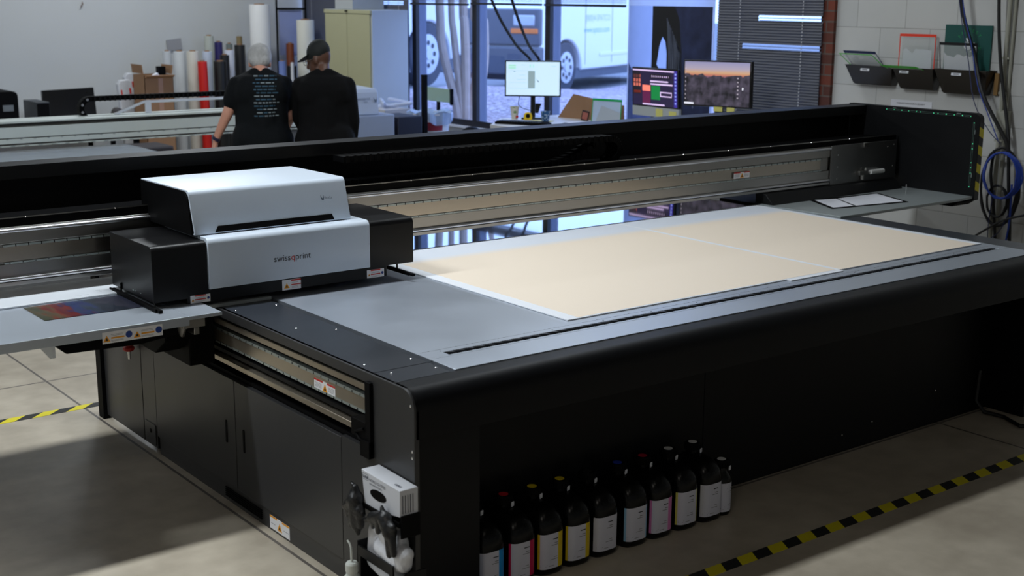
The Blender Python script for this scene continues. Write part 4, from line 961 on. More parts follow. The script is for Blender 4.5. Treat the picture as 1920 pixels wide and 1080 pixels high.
def S1(u0, u1, v0, v1, mi, y=-.002): rect(q, -w/2+.012+(w-.024)*u0, -w/2+.012+(w-.024)*u1, .012+(h-.024)*v0, .012+(h-.024)*v1, mi, y)
S1(0, 1, 0, 1, 0, -.001); S1(.41, .54, .21, .73, 1); S1(.04, .18, .86, .91, 2); S1(.04, .18, .79, .84, 2); S1(.44, .46, .83, .92, 2); S1(.5, .52, .83, .92, 2)
S1(.02, .40, .73, .733, 3); S1(.02, .54, .21, .213, 3); S1(.05, .4, .38, .383, 3); S1(.2, .38, .47, .474, 3); S1(.14, .17, .70, .72, 3); S1(.24, .36, .60, .604, 3); S1(.84, .94, .87, .876, 3); S1(.28, .36, .90, .905, 3)
q.add([(-.235+.012+.446*.56, -.002, .012+.276*.5), (-.235+.012+.446*.62, -.002, .012+.276*.41), (-.235+.012+.446*.60, -.002, .012+.276*.39)], [(0, 1, 2)], 3)
build('screen', q, [SW, SG, SGR, SL], m1, smooth=0)
build('stand', MB().box(-.02, .02, .03, .05, -.17, .12).box(-.09, .09, -.05, .11, -.185, -.17).prism([(.02, -.06), (.07, -.06), (.045, -.14), (.02, -.14)], 'y', .05, .06), mat('monitor_bezel', 0), m1, bevel=.003)
place(m1, (6.86, 8.66, 1.065), math.radians(-42))
m2 = monitor('desktop_computer', .515, .30, 'slim silver desktop computer showing colourful dark windows on screen')
q = MB(); w, h = .515, .30
S1(0, 1, 0, 1, 0, -.001)
S1(0, .93, .95, .99, 1); S1(.93, 1, 0, 1, 2); S1(.0, .17, .3, .93, 3)
for i in range(3):
    for j in range(3): S1(.015+.06*j, .055+.06*j, .76-.12*i, .85-.12*i, 4)
S1(.02, .18, .33, .40, 5); S1(.22, .40, .40, .56, 4); S1(.22, .40, .05, .4, 6); S1(.42, .62, .17, .55, 7); S1(.40, .80, .66, .70, 1); S1(.40, .90, .58, .62, 1); S1(.40, .86, .76, .88, 3)
for i in range(9): S1(.43+i*.046, .45+i*.046, .79, .84, 1)
S1(.62, .88, .26, .40, 1); S1(.64, .87, .29, .37, 0, -.0026); S1(.22, .72, .01, .05, 1)
for i in range(9): S1(.945, .98, .08+i*.1, .13+i*.1, 8)
def sm_(n, a, s=.75): return mat(n, c(*a), .3, emit=s, var=.02)
build('screen', q, [sm_('scr_dark', (34, 26, 56)), sm_('scr_lilac', (216, 190, 232)), sm_('scr_indigo', (54, 40, 140)), sm_('scr_black', (26, 22, 32)), sm_('scr_salmon', (250, 130, 110)), sm_('scr_brown', (110, 36, 24)), sm_('scr_plum', (90, 26, 66)), sm_('scr_green', (14, 120, 58)), sm_('scr_pale', (170, 190, 250))], m2, smooth=0)
SIL = mat('silver_grey_plastic', c(168, 172, 170), .4)
build('chin', MB().box(-.2575, .2575, -.0005, .03, -.075, -.001), SIL, m2, bevel=.003)
sn = MB(); sn.box(.01, .085, -.003, -.001, -.07, -.01); sn.box(.155, .235, -.003, -.001, -.075, -.02)
build('sticky_note', sn, mat('sticky_yellow', c(206, 200, 110), .7), m2)
build('stand', MB().prism([(.03, -.02), (.04, -.02), (.13, -.165), (.10, -.165)], 'x', -.08, .08).box(-.09, .09, -.05, .14, -.17, -.165), SIL, m2, bevel=.003)
place(m2, (7.10, 7.435, 1.053), math.radians(-90), rx=math.radians(3))
m3 = monitor('desktop_monitor', .62, .34, 'widest monitor showing a sunset over dark rocks')
def sunset():
    m = bpy.data.materials.new('sunset_wallpaper'); m.use_nodes = True; N = m.node_tree.nodes; L = m.node_tree.links
    b = N['Principled BSDF']; tc = N.new('ShaderNodeTexCoord'); s_ = N.new('ShaderNodeSeparateXYZ'); L.new(tc.outputs['Object'], s_.inputs[0])
    r = N.new('ShaderNodeValToRGB'); mr = N.new('ShaderNodeMapRange'); mr.inputs[1].default_value = .2; mr.inputs[2].default_value = .33; L.new(s_.outputs[2], mr.inputs[0]); L.new(mr.outputs[0], r.inputs[0])
    e = r.color_ramp.elements; e[0].position = 0; e[0].color = (*c(70, 66, 100), 1); e[1].position = 1; e[1].color = (*c(164, 164, 208), 1)
    for p_, cc in ((.12, (120, 92, 130)), (.24, (216, 130, 110)), (.38, (236, 186, 140)), (.6, (196, 184, 204))):
        k = e.new(p_); k.color = (*c(*cc), 1)
    nz = N.new('ShaderNodeTexNoise'); nz.inputs['Scale'].default_value = 16; nz.inputs['Detail'].default_value = 8; L.new(tc.outputs['Object'], nz.inputs[0])
    r2 = N.new('ShaderNodeValToRGB'); L.new(nz.outputs[0], r2.inputs[0]); r2.color_ramp.elements[0].position = .35; r2.color_ramp.elements[0].color = (*c(18, 16, 24), 1); r2.color_ramp.elements[1].position = .7; r2.color_ramp.elements[1].color = (*c(96, 88, 108), 1)
    n2 = N.new('ShaderNodeTexNoise'); n2.inputs['Scale'].default_value = 9; n2.inputs['Detail'].default_value = 5; L.new(tc.outputs['Object'], n2.inputs[0])
    a = N.new('ShaderNodeMath'); a.operation = 'MULTIPLY_ADD'; L.new(n2.outputs[0], a.inputs[0]); a.inputs[1].default_value = .14; L.new(s_.outputs[2], a.inputs[2])
    lt = N.new('ShaderNodeMath'); lt.operation = 'GREATER_THAN'; L.new(a.outputs[0], lt.inputs[0]); lt.inputs[1].default_value = .30
    mx = N.new('ShaderNodeMix'); mx.data_type = 'RGBA'; L.new(lt.outputs[0], mx.inputs[0]); L.new(r2.outputs[0], mx.inputs[6]); L.new(r.outputs[0], mx.inputs[7])
    L.new(mx.outputs[2], b.inputs['Emission Color']); b.inputs['Emission Strength'].default_value = .75; b.inputs['Base Color'].default_value = (0.01, .01, .01, 1)
    return m
q = MB(); w, h = .62, .34; S1(0, 1, 0, 1, 0, -.001)
for i in range(6): S1(.815, .835, .18+i*.09, .21+i*.09, 1); 
for i in range(8): S1(.01, .022, .12+i*.1, .15+i*.1, 1)
S1(.0, .15, .01, .05, 2); S1(.89, .91, .38, .44, 2)
build('screen', q, [sunset(), sm_('scr_icon', (180, 170, 180), .6), sm_('scr_white', (226, 226, 236), .8)], m3, smooth=0)
build('stand', MB().box(-.03, .03, .03, .05, -.2, .15).box(-.12, .12, -.06, .12, -.217, -.203), mat('monitor_bezel', 0), m3, bevel=.003)
sn = MB(); sn.box(-.02, .06, -.003, -.001, -.03, .004); sn.box(.1, .17, -.003, -.001, -.03, .004)
build('sticky_note', sn, mat('sticky_yellow', 0), m3)
place(m3, (7.10, 6.79, 1.098), math.radians(-84), ry=math.radians(-1))
# desk items
def cup(x, y, z, colm, label, name='paper_cup'):
    r = thing(name, (0, 0, 0), label, 'cup')
    build('cup_body', MB().lathe([(.026, 0), (.038, .10), (.0395, .101), (.0395, .104), (.036, .103), (.025, .004)], (0, 0, 0), 20), colm, r)
    return r
def cupmat(n, a, b, sc):
    m = bpy.data.materials.new(n); m.use_nodes = True; N = m.node_tree.nodes; L = m.node_tree.links; bb = N['Principled BSDF']
    v = N.new('ShaderNodeTexVoronoi'); v.inputs['Scale'].default_value = sc; tc = N.new('ShaderNodeTexCoord'); L.new(tc.outputs['Object'], v.inputs[0])
    r = N.new('ShaderNodeValToRGB'); r.color_ramp.elements[0].position = .3; r.color_ramp.elements[1].position = .45; L.new(v.outputs[0], r.inputs[0])
    r.color_ramp.elements[0].color = (*b, 1); r.color_ramp.elements[1].color = (*a, 1); L.new(r.outputs[0], bb.inputs['Base Color']); bb.inputs['Roughness'].default_value = .5
    return m
k = cup(0, 0, 0, cupmat('leaf_cup', c(214, 210, 198), c(120, 150, 90), 26), 'white paper cup with a leaf pattern on the desk'); place(k, (6.74, 8.75, .88))
build('red_mark', MB().box(-.012, .012, -.036, -.032, .01, .03), RLAB, k)
k = cup(0, 0, 0, cupmat('blue_cup', c(34, 92, 150), c(190, 210, 230), 60), 'blue patterned paper cup below the white screen monitor'); place(k, (6.66, 8.24, .88))
tm = thing('tape_measure', (0, 0, 0), 'yellow tape measure lying between the two paper cups', 'tape measure')
build('case', MB().prism([(-.034, 0), (.034, 0), (.036, .03), (.026, .056), (0, .064), (-.026, .058), (-.036, .03)], 'y', -.02, .02), mat('tape_yellow', c(232, 196, 20), .4), tm, bevel=.005)
build('case_disc', MB().tube([(0, -.0215, .034), (0, -.0235, .034)], .018, 16), K2, tm); place(tm, (6.78, 8.62, .88), math.radians(-38))
kb = thing('keyboard', (0, 0, 0), 'black keyboard on the desk in front of the paper cups', 'keyboard')
build('keyboard_base', MB().box(-.22, .22, -.07, .07, 0, .018), K2, kb, bevel=.004)
kk = MB()
for i in range(18):
    for j in range(5): kk.box(-.21+i*.0235, -.192+i*.0235, -.06+j*.025, -.041+j*.025, .018, .026)
build('keys', kk, K, kb, smooth=0); place(kb, (6.51, 8.34, .88), math.radians(-62))
ms_ = MB(); ms_.ball((0, 0, .012), .032, .05, .022, 16); o = build('computer_mouse', ms_, K2); tag(o, 'black computer mouse right of the blue paper cup', 'mouse'); o.location = (6.66, 7.98, .88)
cbd = thing('cardboard_sheet', (0, 0, 0), 'brown cardboard sheet leaning against the window behind the desk', 'cardboard')
build('sheet', MB().prism([(-.29, 0), (.4, 0), (.38, .14), (-.15, .205)], 'y', 0, .008), CARD, cbd); place(cbd, (7.2, 8.38, .88), math.radians(-78), rx=math.radians(-8))
pf = thing('photo_frame', (0, 0, 0), 'small dark framed photo leaning beside the green edged pouch', 'photo')
build('frame', MB().box(-.033, .033, 0, .01, 0, .085), mat('frame_brown', c(52, 30, 24), .5), pf, bevel=.002); build('photo', MB().box(-.024, .024, -.0015, 0, .012, .07), mat('photo_warm', c(170, 96, 80), .5, var=.4, scale=60), pf); place(pf, (7.12, 8.30, .88), math.radians(-65), ry=math.radians(12))
gp = thing('job_pouch', (0, 0, 0), 'clear pouch with green edges propped upright on the desk', 'pouch')
build('clear_sleeve', MB().box(-.135, .135, 0, .003, 0, .19), mat('frosted_pouch', c(196, 214, 236), .3, alpha=.75), gp)
ge = MB(); ge.box(-.137, .137, -.002, .004, .178, .197); ge.box(-.137, -.132, -.002, .004, 0, .178); ge.box(.132, .137, -.002, .004, 0, .178)
build('coloured_edge', ge, mat('edge_green', c(0, 160, 76), .45), gp); build('inner_paper', MB().add([(-.1, -.0012, 0), (.13, -.0012, 0), (.13, -.0012, .09), (-.05, -.0012, .14)], [(0, 1, 2, 3)]), mat('inner_grey', c(170, 178, 186), .7), gp, smooth=0)
place(gp, (7.12, 8.03, .88), math.radians(-72), rx=math.radians(-6))
def small_paper(pts, label, m):
    o = build('paper_sheet', MB().prism(pts, 'z', .881, .884), m, loc=(pts[0][0], pts[0][1], .881)); tag(o, label, 'paper')
small_paper([(6.8, 8.2), (7.0, 7.8), (7.2, 7.9), (7.0, 8.3)], 'white paper on the desk in front of the cardboard', PAPER)
small_paper([(6.7, 8.5), (6.8, 8.36), (6.88, 8.4), (6.78, 8.54)], 'small yellow paper on the desk under the white screen monitor', mat('sticky_yellow', 0))
# monitor wires
cable([(6.80, 8.76, 1.07), (6.80, 8.77, .99), (6.84, 8.7, .955), (6.9, 8.62, .95)], .003, RUB, 'thin black wire looping below the white screen monitor', 'monitor_wire')

# ------------------------------------------------------------------ poster in the window
def pm(n, a=0, tr=.75, **k):
    if n in MATS: return MATS[n]
    m = mat(n, c(*a), .5, **k); N = m.node_tree.nodes; L = m.node_tree.links
    b = N['Principled BSDF']; t = N.new('ShaderNodeBsdfTranslucent'); mx = N.new('ShaderNodeMixShader'); mx.inputs[0].default_value = tr
    L.new(b.inputs['Base Color'].links[0].from_socket, t.inputs[0]); L.new(b.outputs[0], mx.inputs[1]); L.new(t.outputs[0], mx.inputs[2])
    L.new(mx.outputs[0], N['Material Output'].inputs[0]); return m
po = thing('window_poster', (7.54, 7.75, 1.0), 'black and white portrait poster of a long haired woman hung in the window', 'poster')
PX = 7.545
def pq(u, v, e=0.): # u 0..1 left(8.235) -> right(7.28), v 0..1 bottom .9 -> top 1.815
    return (PX-.0015-e, 8.235+(7.285-8.235)*u, .88+(1.815-.88)*v)
build('poster_sheet', MB().box(PX-.001, PX, 7.262, 8.25, 1.815, 2.2).box(PX-.001, PX, 7.262, 7.285, .86, 1.815).box(PX-.001, PX, 8.235, 8.25, .86, 1.815).box(PX-.001, PX, 7.285, 8.235, .86, .88), pm('poster_white', (226, 232, 244), .7), po)
PB = MB(); PB.add([pq(u, v) for u, v in ((.70, 0), (1, 0), (1, 1), (.56, 1), (.62, .88), (.655, .6), (.67, .3))], [tuple(range(7))])
build('print_foliage', PB, pm('poster_foliage', (40, 42, 56), tr=.4, var=.9, scale=9), po, smooth=0)
w1 = MB(); w1.add([pq(0, .5), pq(.29, .14), pq(.29, 1), pq(0, 1)], [(0, 1, 2, 3)])
build('print_wall', w1, pm('poster_light', (168, 178, 204), var=.08), po, smooth=0)
w1 = MB(); w1.add([pq(0, 0), pq(.31, 0), pq(.29, .14), pq(0, .5)], [(0, 1, 2, 3)]); build('print_ground', w1, pm('poster_mid', (80, 84, 108), var=.5, scale=18), po, smooth=0)
BK_ = pm('poster_black', (8, 8, 12), tr=.1)
hr = MB()
hr.add([pq(u, v) for u, v in ((.31, 0), (.36, 0), (.35, .25), (.355, .5), (.385, .66), (.42, .74), (.44, .86), (.47, 1.0), (.29, 1.0), (.29, .14))], [tuple(range(10))])
hr.add([pq(u, v) for u, v in ((.47, 1.0), (.44, .86), (.42, .74), (.455, .70), (.475, .6), (.475, .46), (.46, .30), (.45, .12), (.44, 0), (.70, 0), (.67, .3), (.655, .6), (.62, .88), (.56, 1.0))], [tuple(range(14))])
hr.add([pq(u, v) for u, v in ((.355, .5), (.40, .45), (.475, .46), (.46, .30), (.42, .38), (.40, .30), (.35, .25))], [tuple(range(7))])
hr.add([pq(u, v) for u, v in ((.36, 0), (.44, 0), (.45, .12), (.43, .14), (.40, .10), (.35, .25))], [tuple(range(6))])
build('print_hair', hr, BK_, po, smooth=0)
hs = MB(); random.seed(4)
for i in range(18):
    u0 = .50+.15*i/18; pts = [(u0-.03, .90-.014*i), (u0, .6), (u0+.01+.01*math.sin(i), .3), (u0+.03+.015*math.cos(i), 0)]
    ww = .0025+.0035*random.random()
    for a_, b_ in zip(pts, pts[1:]): hs.add([pq(a_[0]-ww, a_[1], .0009), pq(a_[0]+ww, a_[1], .0009), pq(b_[0]+ww, b_[1], .0009), pq(b_[0]-ww, b_[1], .0009)], [(0, 1, 2, 3)], i % 2)
build('hair_strands', hs, [pm('strand_a', (190, 200, 225)), pm('strand_b', (110, 118, 145))], po, smooth=0)
fc = MB(); fc.add([pq(u, v) for u, v in ((.355, .50), (.385, .66), (.42, .74), (.455, .70), (.475, .6), (.475, .46), (.40, .45))], [tuple(range(7))]); fc.add([pq(u, v) for u, v in ((.35, .25), (.40, .30), (.42, .38), (.46, .30), (.45, .12), (.43, .14), (.40, .10))], [tuple(range(7))])
build('print_face', fc, pm('poster_face', (176, 186, 212), var=.15, scale=10), po, smooth=0)
tr_ = MB(); tr_.add([pq(.80, .15, .0009), pq(.815, .15, .0009), pq(.82, .5, .0009), pq(.81, .5, .0009)], [(0, 1, 2, 3)]); build('print_post', tr_, pm('strand_a', 0), po, smooth=0)

# ------------------------------------------------------------------ storage cabinet near the corner
sc_ = thing('storage_cabinet', (7.3, 12.0, 0), 'tall beige two door metal storage cabinet in front of the corner windows', 'cabinet')
BEI = mat('cabinet_beige', c(170, 168, 134), .45, var=.03); 
build('cabinet_shell', MB().box(7.09, 7.52, 11.575, 12.52, .0, 1.735), mat('cabinet_side', c(176, 182, 186), .45, var=.03), sc_, bevel=.003)
for i, (y0, y1) in enumerate(((11.60, 12.045), (12.052, 12.50))):
    d = build('door', MB().box(7.075, 7.09, y0, y1, .05, 1.69), BEI, sc_, bevel=.002)
    build('door_handle', MB().box(7.06, 7.075, (11.99 if i == 0 else 12.08), (12.02 if i == 0 else 12.11), .8, .92), K2, d)
build('top_rail', MB().box(7.07, 7.09, 11.58, 12.515, 1.695, 1.733), BEI, sc_, bevel=.002)
build('top_catch', MB().box(7.055, 7.07, 12.02, 12.06, 1.715, 1.728), K2, sc_)
tag(build('white_carton', MB().box(7.12, 7.5, 12.0, 12.36, 1.737, 2.0), mat('carton_white', c(170, 174, 176), .6), loc=(7.3, 12.2, 1.737), bevel=.003), 'pale box standing on top of the beige cabinet', 'box')

# ------------------------------------------------------------------ rolls of vinyl by the far wall
def roll(x, y, r, h, col, label, lean=0., leany=.0, name='vinyl_roll', core=True, rough=.45):
    rt = thing(name, (0, 0, 0), label, 'roll', 'rolls leaning along the far wall')
    m = mat('roll_'+'_'.join(map(str, col)), c(*col), rough, var=.05)
    build('roll_body', MB().lathe([(r*.98, 0), (r, .004), (r, h-.004), (r*.98, h)], (0, 0, 0), 20), m, rt, smooth=40)
    if core: build('core', MB().lathe([(r*.5, h), (r*.5, h+.012), (r*.42, h+.012), (r*.42, h+.001)], (0, 0, 0), 16), CARD, rt)
    place(rt, (x, y, 0), rx=leany, ry=lean); return rt
roll(5.699, 13.47, 0.045, 1.285, (190, 194, 200), 'narrow white roll directly right of the open cardboard box')
roll(5.790, 13.36, 0.062, 1.285, (200, 204, 208), 'thick white roll second from the cardboard box')
roll(5.900, 13.60, 0.045, 1.260, (172, 174, 176), 'grey white roll behind the cream wrapped roll')
roll(5.870, 13.20, 0.062, 1.290, (204, 200, 190), 'cream wrapped roll left of the red roll')
roll(5.930, 13.05, 0.050, 1.190, (196, 22, 14), 'bright red vinyl roll standing by the far wall', -.02)
roll(6.080, 13.30, 0.052, 1.280, (186, 194, 210), 'pale blue white roll right of the red roll')
roll(6.300, 13.72, 0.052, 1.430, (176, 180, 172), 'tall pale grey green roll behind the black rolls')
roll(6.120, 13.08, 0.068, 1.185, (12, 12, 14), 'short black roll in front of the tall grey green roll')
roll(6.420, 13.74, 0.045, 1.360, (44, 38, 100), 'dark violet roll right of the tall grey green roll')
roll(6.270, 13.28, 0.050, 1.240, (14, 14, 18), 'black roll below the violet roll')
roll(6.385, 13.40, 0.050, 1.285, (204, 208, 222), 'white roll standing among the black rolls')
roll(6.540, 13.72, 0.035, 1.340, (110, 120, 120), 'grey teal roll between white and black rolls')
roll(6.560, 13.50, 0.058, 1.335, (10, 10, 12), 'black roll directly left of the man with grey hair')
roll(6.680, 13.75, 0.032, 1.420, (130, 112, 76), 'tan cardboard tube rising behind the black roll', core=False)
roll(6.790, 13.45, 0.112, 1.770, (222, 222, 222), 'very tall thick white roll above the man with grey hair')
roll(7.340, 13.42, 0.100, 1.600, (220, 218, 206), 'tall thick cream roll behind the man in the cap')
roll(7.245, 13.62, 0.045, 1.335, (122, 60, 32), 'rust brown roll between the two tall white rolls')
roll(7.110, 13.34, 0.055, 1.100, (12, 12, 14), 'black roll below the rust brown roll')
roll(6.930, 13.22, 0.040, 1.160, (110, 130, 190), 'blue wrapped roll behind the two men')
roll(6.990, 13.10, 0.018, 1.150, (206, 208, 214), 'thin white tube beside the blue wrapped roll', core=False)
# wrapped bundles and box left
for x, w_, h_, l in ((5.13, .15, 1.01, 'white wrapped flat package leaning at the far left of the rolls'), (5.235, .11, 1.07, 'clear wrapped sheets leaning left of the cardboard box')):
    r = thing('wrapped_package', (0, 0, 0), l, 'package'); m = mat('wrap_white', c(196, 198, 204), .35, var=.12, scale=16)
    build('wrapping', MB().prism([(-w_/2, 0), (w_/2, 0), (w_/2, h_-.03), (w_/2-.03, h_), (-w_/2+.03, h_), (-w_/2, h_-.04)], 'y', -.04, .04), m, r, bevel=.01)
    build('red_mark', MB().box(-w_/2+.02, -w_/2+.035, -.042, -.04, h_-.16, h_-.1).box(w_/2-.04, w_/2-.02, -.042, -.04, h_-.15, h_-.09), RLAB, r)
    place(r, (x+.10, 13.35+(.12 if w_ < .13 else 0), 0), rx=-.03, ry=-.06)
bx = thing('cardboard_box', (5.38, 13.1, 0), 'tall open brown cardboard box full of scraps by the far wall', 'box')
b_ = MB(); x0, x1, y0, y1, h_ = 5.225, 5.535, 12.95, 13.25, 1.07
b_.box(x0, x1, y0, y0+.006, 0, h_); b_.box(x0, x1, y1-.006, y1, 0, h_); b_.box(x0, x0+.006, y0, y1, 0, h_); b_.box(x1-.006, x1, y0, y1, 0, h_); b_.box(x0, x1, y0, y1, 0, .006)
build('box_wall', b_, CARD, bx)
build('flap', MB().obox((x0-.005, y0+.17, h_+.06), (.004, 0, 0), (0, .14, 0), (-.006, 0, .045)), CARD, bx); build('flap', MB().obox((x1+.005, y0+.17, h_+.05), (.004, 0, 0), (0, .14, 0), (.006, 0, .045)), CARD, bx)
build('flap', MB().obox(((x0+x1)/2, y0-.03, h_-.015), (.15, 0, 0), (0, .03, -.014), (0, .001, .003)), CARD, bx)
build('packing_tape', MB().box(5.37, 5.42, y0-.002, y0, .6, h_), mat('tape_faded', c(170, 132, 110), .4), bx); build('red_print', MB().box(5.39, 5.43, y0-.003, y0-.002, .84, .87), RLAB, bx)
tag(build('black_scrap', MB().box(5.42, 5.50, 13.05, 13.12, .7, 1.15), K2, loc=(5.42, 13.1, .7), bevel=.004), 'black piece sticking out of the cardboard box', 'scrap')
tag(build('paper_scrap', fin(MB().cap((5.33, 13.0, 1.05), (5.38, 13.0, 1.08), .02, .015).cap((5.38, 13.0, 1.07), (5.41, 13.0, 1.05), .015, .015), .008, 1), PAPER, loc=(5.36, 13.05, 1.08)), 'crumpled white paper on top of the cardboard box', 'scrap')
tag(build('wall_card', MB().obox((5.965, 13.885, 1.335), (.085, 0, .01), (0, .004, 0), (-.006, 0, .06)), mat('card_grey', c(150, 150, 154), .6), loc=(5.965, 13.885, 1.27)), 'small grey card on the far wall above the white rolls', 'card')
tag(build('wall_hook', MB().tube([(4.95, 13.88, 1.74), (4.97, 13.87, 1.77), (4.975, 13.89, 1.79)], .006, 8), mat('mark_tan', c(120, 100, 88), .6), loc=(4.96, 13.88, 1.76)), 'small tan hook high on the bare far wall', 'hook')
# rack in the corner
rk = thing('wire_rack', (7.3, 13.75, 0), 'black framed rack with pale panels in the far corner', 'rack')
rr = MB(); rr.tube([(7.13, 13.7, 0), (7.13, 13.7, 1.85)], .012, 8); rr.tube([(7.5, 13.7, 0), (7.5, 13.7, 1.9)], .012, 8); rr.tube([(7.13, 13.7, 1.72), (7.5, 13.7, 1.72)], .012, 8)
build('rack_frame', rr, K2, rk); build('rack_panel', MB().box(7.17, 7.46, 13.71, 13.74, 1.2, 1.705), mat('panel_pale_blue', c(150, 160, 200), .4), rk, bevel=.003)

# desk furniture at the far left
pc = thing('pc_tower', (4.25, 13.3, 0), 'dark computer tower left of the big black monitor', 'computer')
build('case', MB().box(4.17, 4.30, 13.1, 13.5, .62, .835), mat('pc_dark_grey', c(58, 62, 66), .5), pc, bevel=.004)
build('front_panel', MB().box(4.175, 4.295, 13.094, 13.1, .64, .82), K2, pc)
bm_ = thing('wall_monitor', (4.6, 13.4, 0), 'large black switched off monitor on the bench by the far wall', 'monitor')
build('housing', MB().add([(4.33, 13.38, .64), (4.85, 13.32, .64), (4.83, 13.32, .945), (4.325, 13.38, .925), (4.33, 13.42, .64), (4.85, 13.36, .64), (4.83, 13.36, .945), (4.325, 13.42, .925)], [(0, 1, 2, 3), (7, 6, 5, 4), (0, 4, 5, 1), (1, 5, 6, 2), (2, 6, 7, 3), (3, 7, 4, 0)]), mat('monitor_bezel', 0), bm_, bevel=.004)
build('stand', MB().box(4.5, 4.7, 13.36, 13.5, .605, .64), K2, bm_)
bn = thing('work_bench', (4.4, 13.4, 0), 'low white bench along the far wall under the black monitor', 'bench')
build('bench_top', MB().box(3.2, 5.0, 12.95, 13.8, .575, .6), WPLA, bn, bevel=.003)
for x, y in ((3.3, 13.05), (4.9, 13.05), (3.3, 13.7), (4.9, 13.7)): build('leg', MB().box(x-.02, x+.02, y-.02, y+.02, 0, .575), K2, bn)
pc.location.z = 0; 
dp = thing('roll_printer', (3.8, 13.3, 0), 'black rounded machine cut off at the left edge on the bench', 'printer')
rb_ = MB(); rb_.prism([(3.3, .6)]+[(4.0, .6)]+[(4.0-.05+.05*math.cos(math.radians(a)), .90+.05*math.sin(math.radians(a))) for a in range(0, 91, 15)]+[(3.3, .95)], 'y', 13.1, 13.5)
build('machine_housing', rb_, K2, dp, bevel=.004); build('display_panel', MB().box(3.85, 3.95, 13.095, 13.1, .76, .82), mat('panel_grey', c(110, 116, 120), .4), dp)
chh = thing('office_chair', (4.97, 12.4, 0), 'dark padded chair back seen above the rear printer', 'chair')
build('backrest', fin(MB().cap((4.65, 12.3, .60), (4.67, 12.3, .77), .09, .055).cap((4.70, 12.3, .60), (4.69, 12.3, .76), .08, .055), .012, 6), mat('chair_fabric', c(58, 54, 56), .8), chh)
build('seat', MB().box(4.62, 5.02, 12.2, 11.8, .42, .48), mat('chair_fabric', 0), chh, bevel=.02)
build('back_bar', MB().box(4.80, 4.85, 12.22, 12.26, .40, .62), K2, chh)
cs = MB(); cs.tube([(4.82, 12.0, .05), (4.82, 12.0, .42)], .025, 10)
for i in range(5): a = i*2*math.pi/5; cs.tube([(4.82, 12.0, .07), (4.82+.26*math.cos(a), 12.0+.26*math.sin(a), .045)], .018, 8); cs.ball((4.82+.26*math.cos(a), 12+.26*math.sin(a), .026), .026, n=10)
build('chair_base', cs, K2, chh)
for o_ in list(chh.children): pass

# ------------------------------------------------------------------ rear printer (silver beam)
R2 = thing('flatbed_printer', (3.0, 9.5, 0), 'second flatbed printer with long silver beam behind the two men', 'printer')
RB = mat('rear_bed_grey', c(150, 158, 170), .18, var=.03)
build('vacuum_bed', MB().box(.3, 3.78, 8.35, 9.80, .735, .76), RB, R2, bevel=.004)
build('machine_body', MB().box(.4, 3.3, 8.42, 9.5, 0, .735), mat('rear_body_grey', c(96, 98, 100), .5), R2, bevel=.01)
SLV = mat('pale_silver_beam', c(222, 230, 224), .35, metal=.2, var=.04)
rb = MB(); rb.box(0, 5.45, 9.83, 10.08, .955, .970); rb.box(0, 5.45, 9.87, 10.05, .925, .955); rb.box(0, 5.45, 9.84, 10.05, .848, .925); rb.box(0, 5.45, 9.855, 10.05, .840, .848)
rb.box(0, 5.45, 9.845, 10.05, .805, .840); rb.box(0, 5.45, 9.86, 10.05, .792, .805); rb.box(0, 5.45, 9.85, 10.04, .782, .792)
RBM = build('gantry_beam', rb, SLV, R2, bevel=.002)
build('beam_shadow_gap', MB().box(0, 5.45, 9.862, 9.869, .926, .954).box(0, 5.45, 9.850, 9.8545, .840, .848).box(0, 5.45, 9.8535, 9.859, .793, .8045), mat('gap_dark', c(60, 58, 54), .6), RBM)
cc_ = MB()
for i in range(50): cc_.box(.5+i*.1, .515+i*.1, 9.843, 9.845, .834, .84); cc_.box(.53+i*.1, .56+i*.1, 9.846, 9.85, .784, .79)
build('beam_clip', cc_, CLIP, RBM, smooth=0)
fr_ = MB(); fr_.tube([(3.78, 10.0, .97), (4.02, 10.0, 1.055)], .011, 8); fr_.tube([(4.02, 10.0, 1.055), (5.3, 10.0, 1.06)], .011, 8); fr_.box(4.03, 4.075, 9.99, 10.01, .97, 1.068)
build('support_frame', fr_, WPLA, R2)
ch2 = MB()
for i in range(44): ch2.obox((3.63+i*.04, 10.03, 1.095), (.017, 0, 0), (0, .03, 0), (0, 0, .018)); ch2.obox((3.63+i*.04, 9.998, 1.095), (.005, 0, 0), (0, .002, 0), (0, 0, .021), 1)
for i in range(8):
    a = math.radians(90+i*22); ch2.obox((3.60+.075*math.cos(a), 10.03, 1.02+.075*math.sin(a)), (.017*math.sin(a), 0, -.017*math.cos(a)), (0, .03, 0), (.018*math.cos(a), 0, .018*math.sin(a)))
    if i % 2 == 1: ch2.ball((3.60+.075*math.cos(a), 9.998, 1.02+.075*math.sin(a)), .011, .003, .011, n=8, mi=2)
build('energy_chain', ch2, [K2, K, GLAB], R2)
build('right_leg', MB().box(5.05, 5.40, 9.88, 10.04, 0, .78), mat('rear_body_grey', 0), R2, bevel=.005)
build('left_leg', MB().box(.1, .35, 9.88, 10.04, 0, .78), mat('rear_body_grey', 0), R2, bevel=.005)
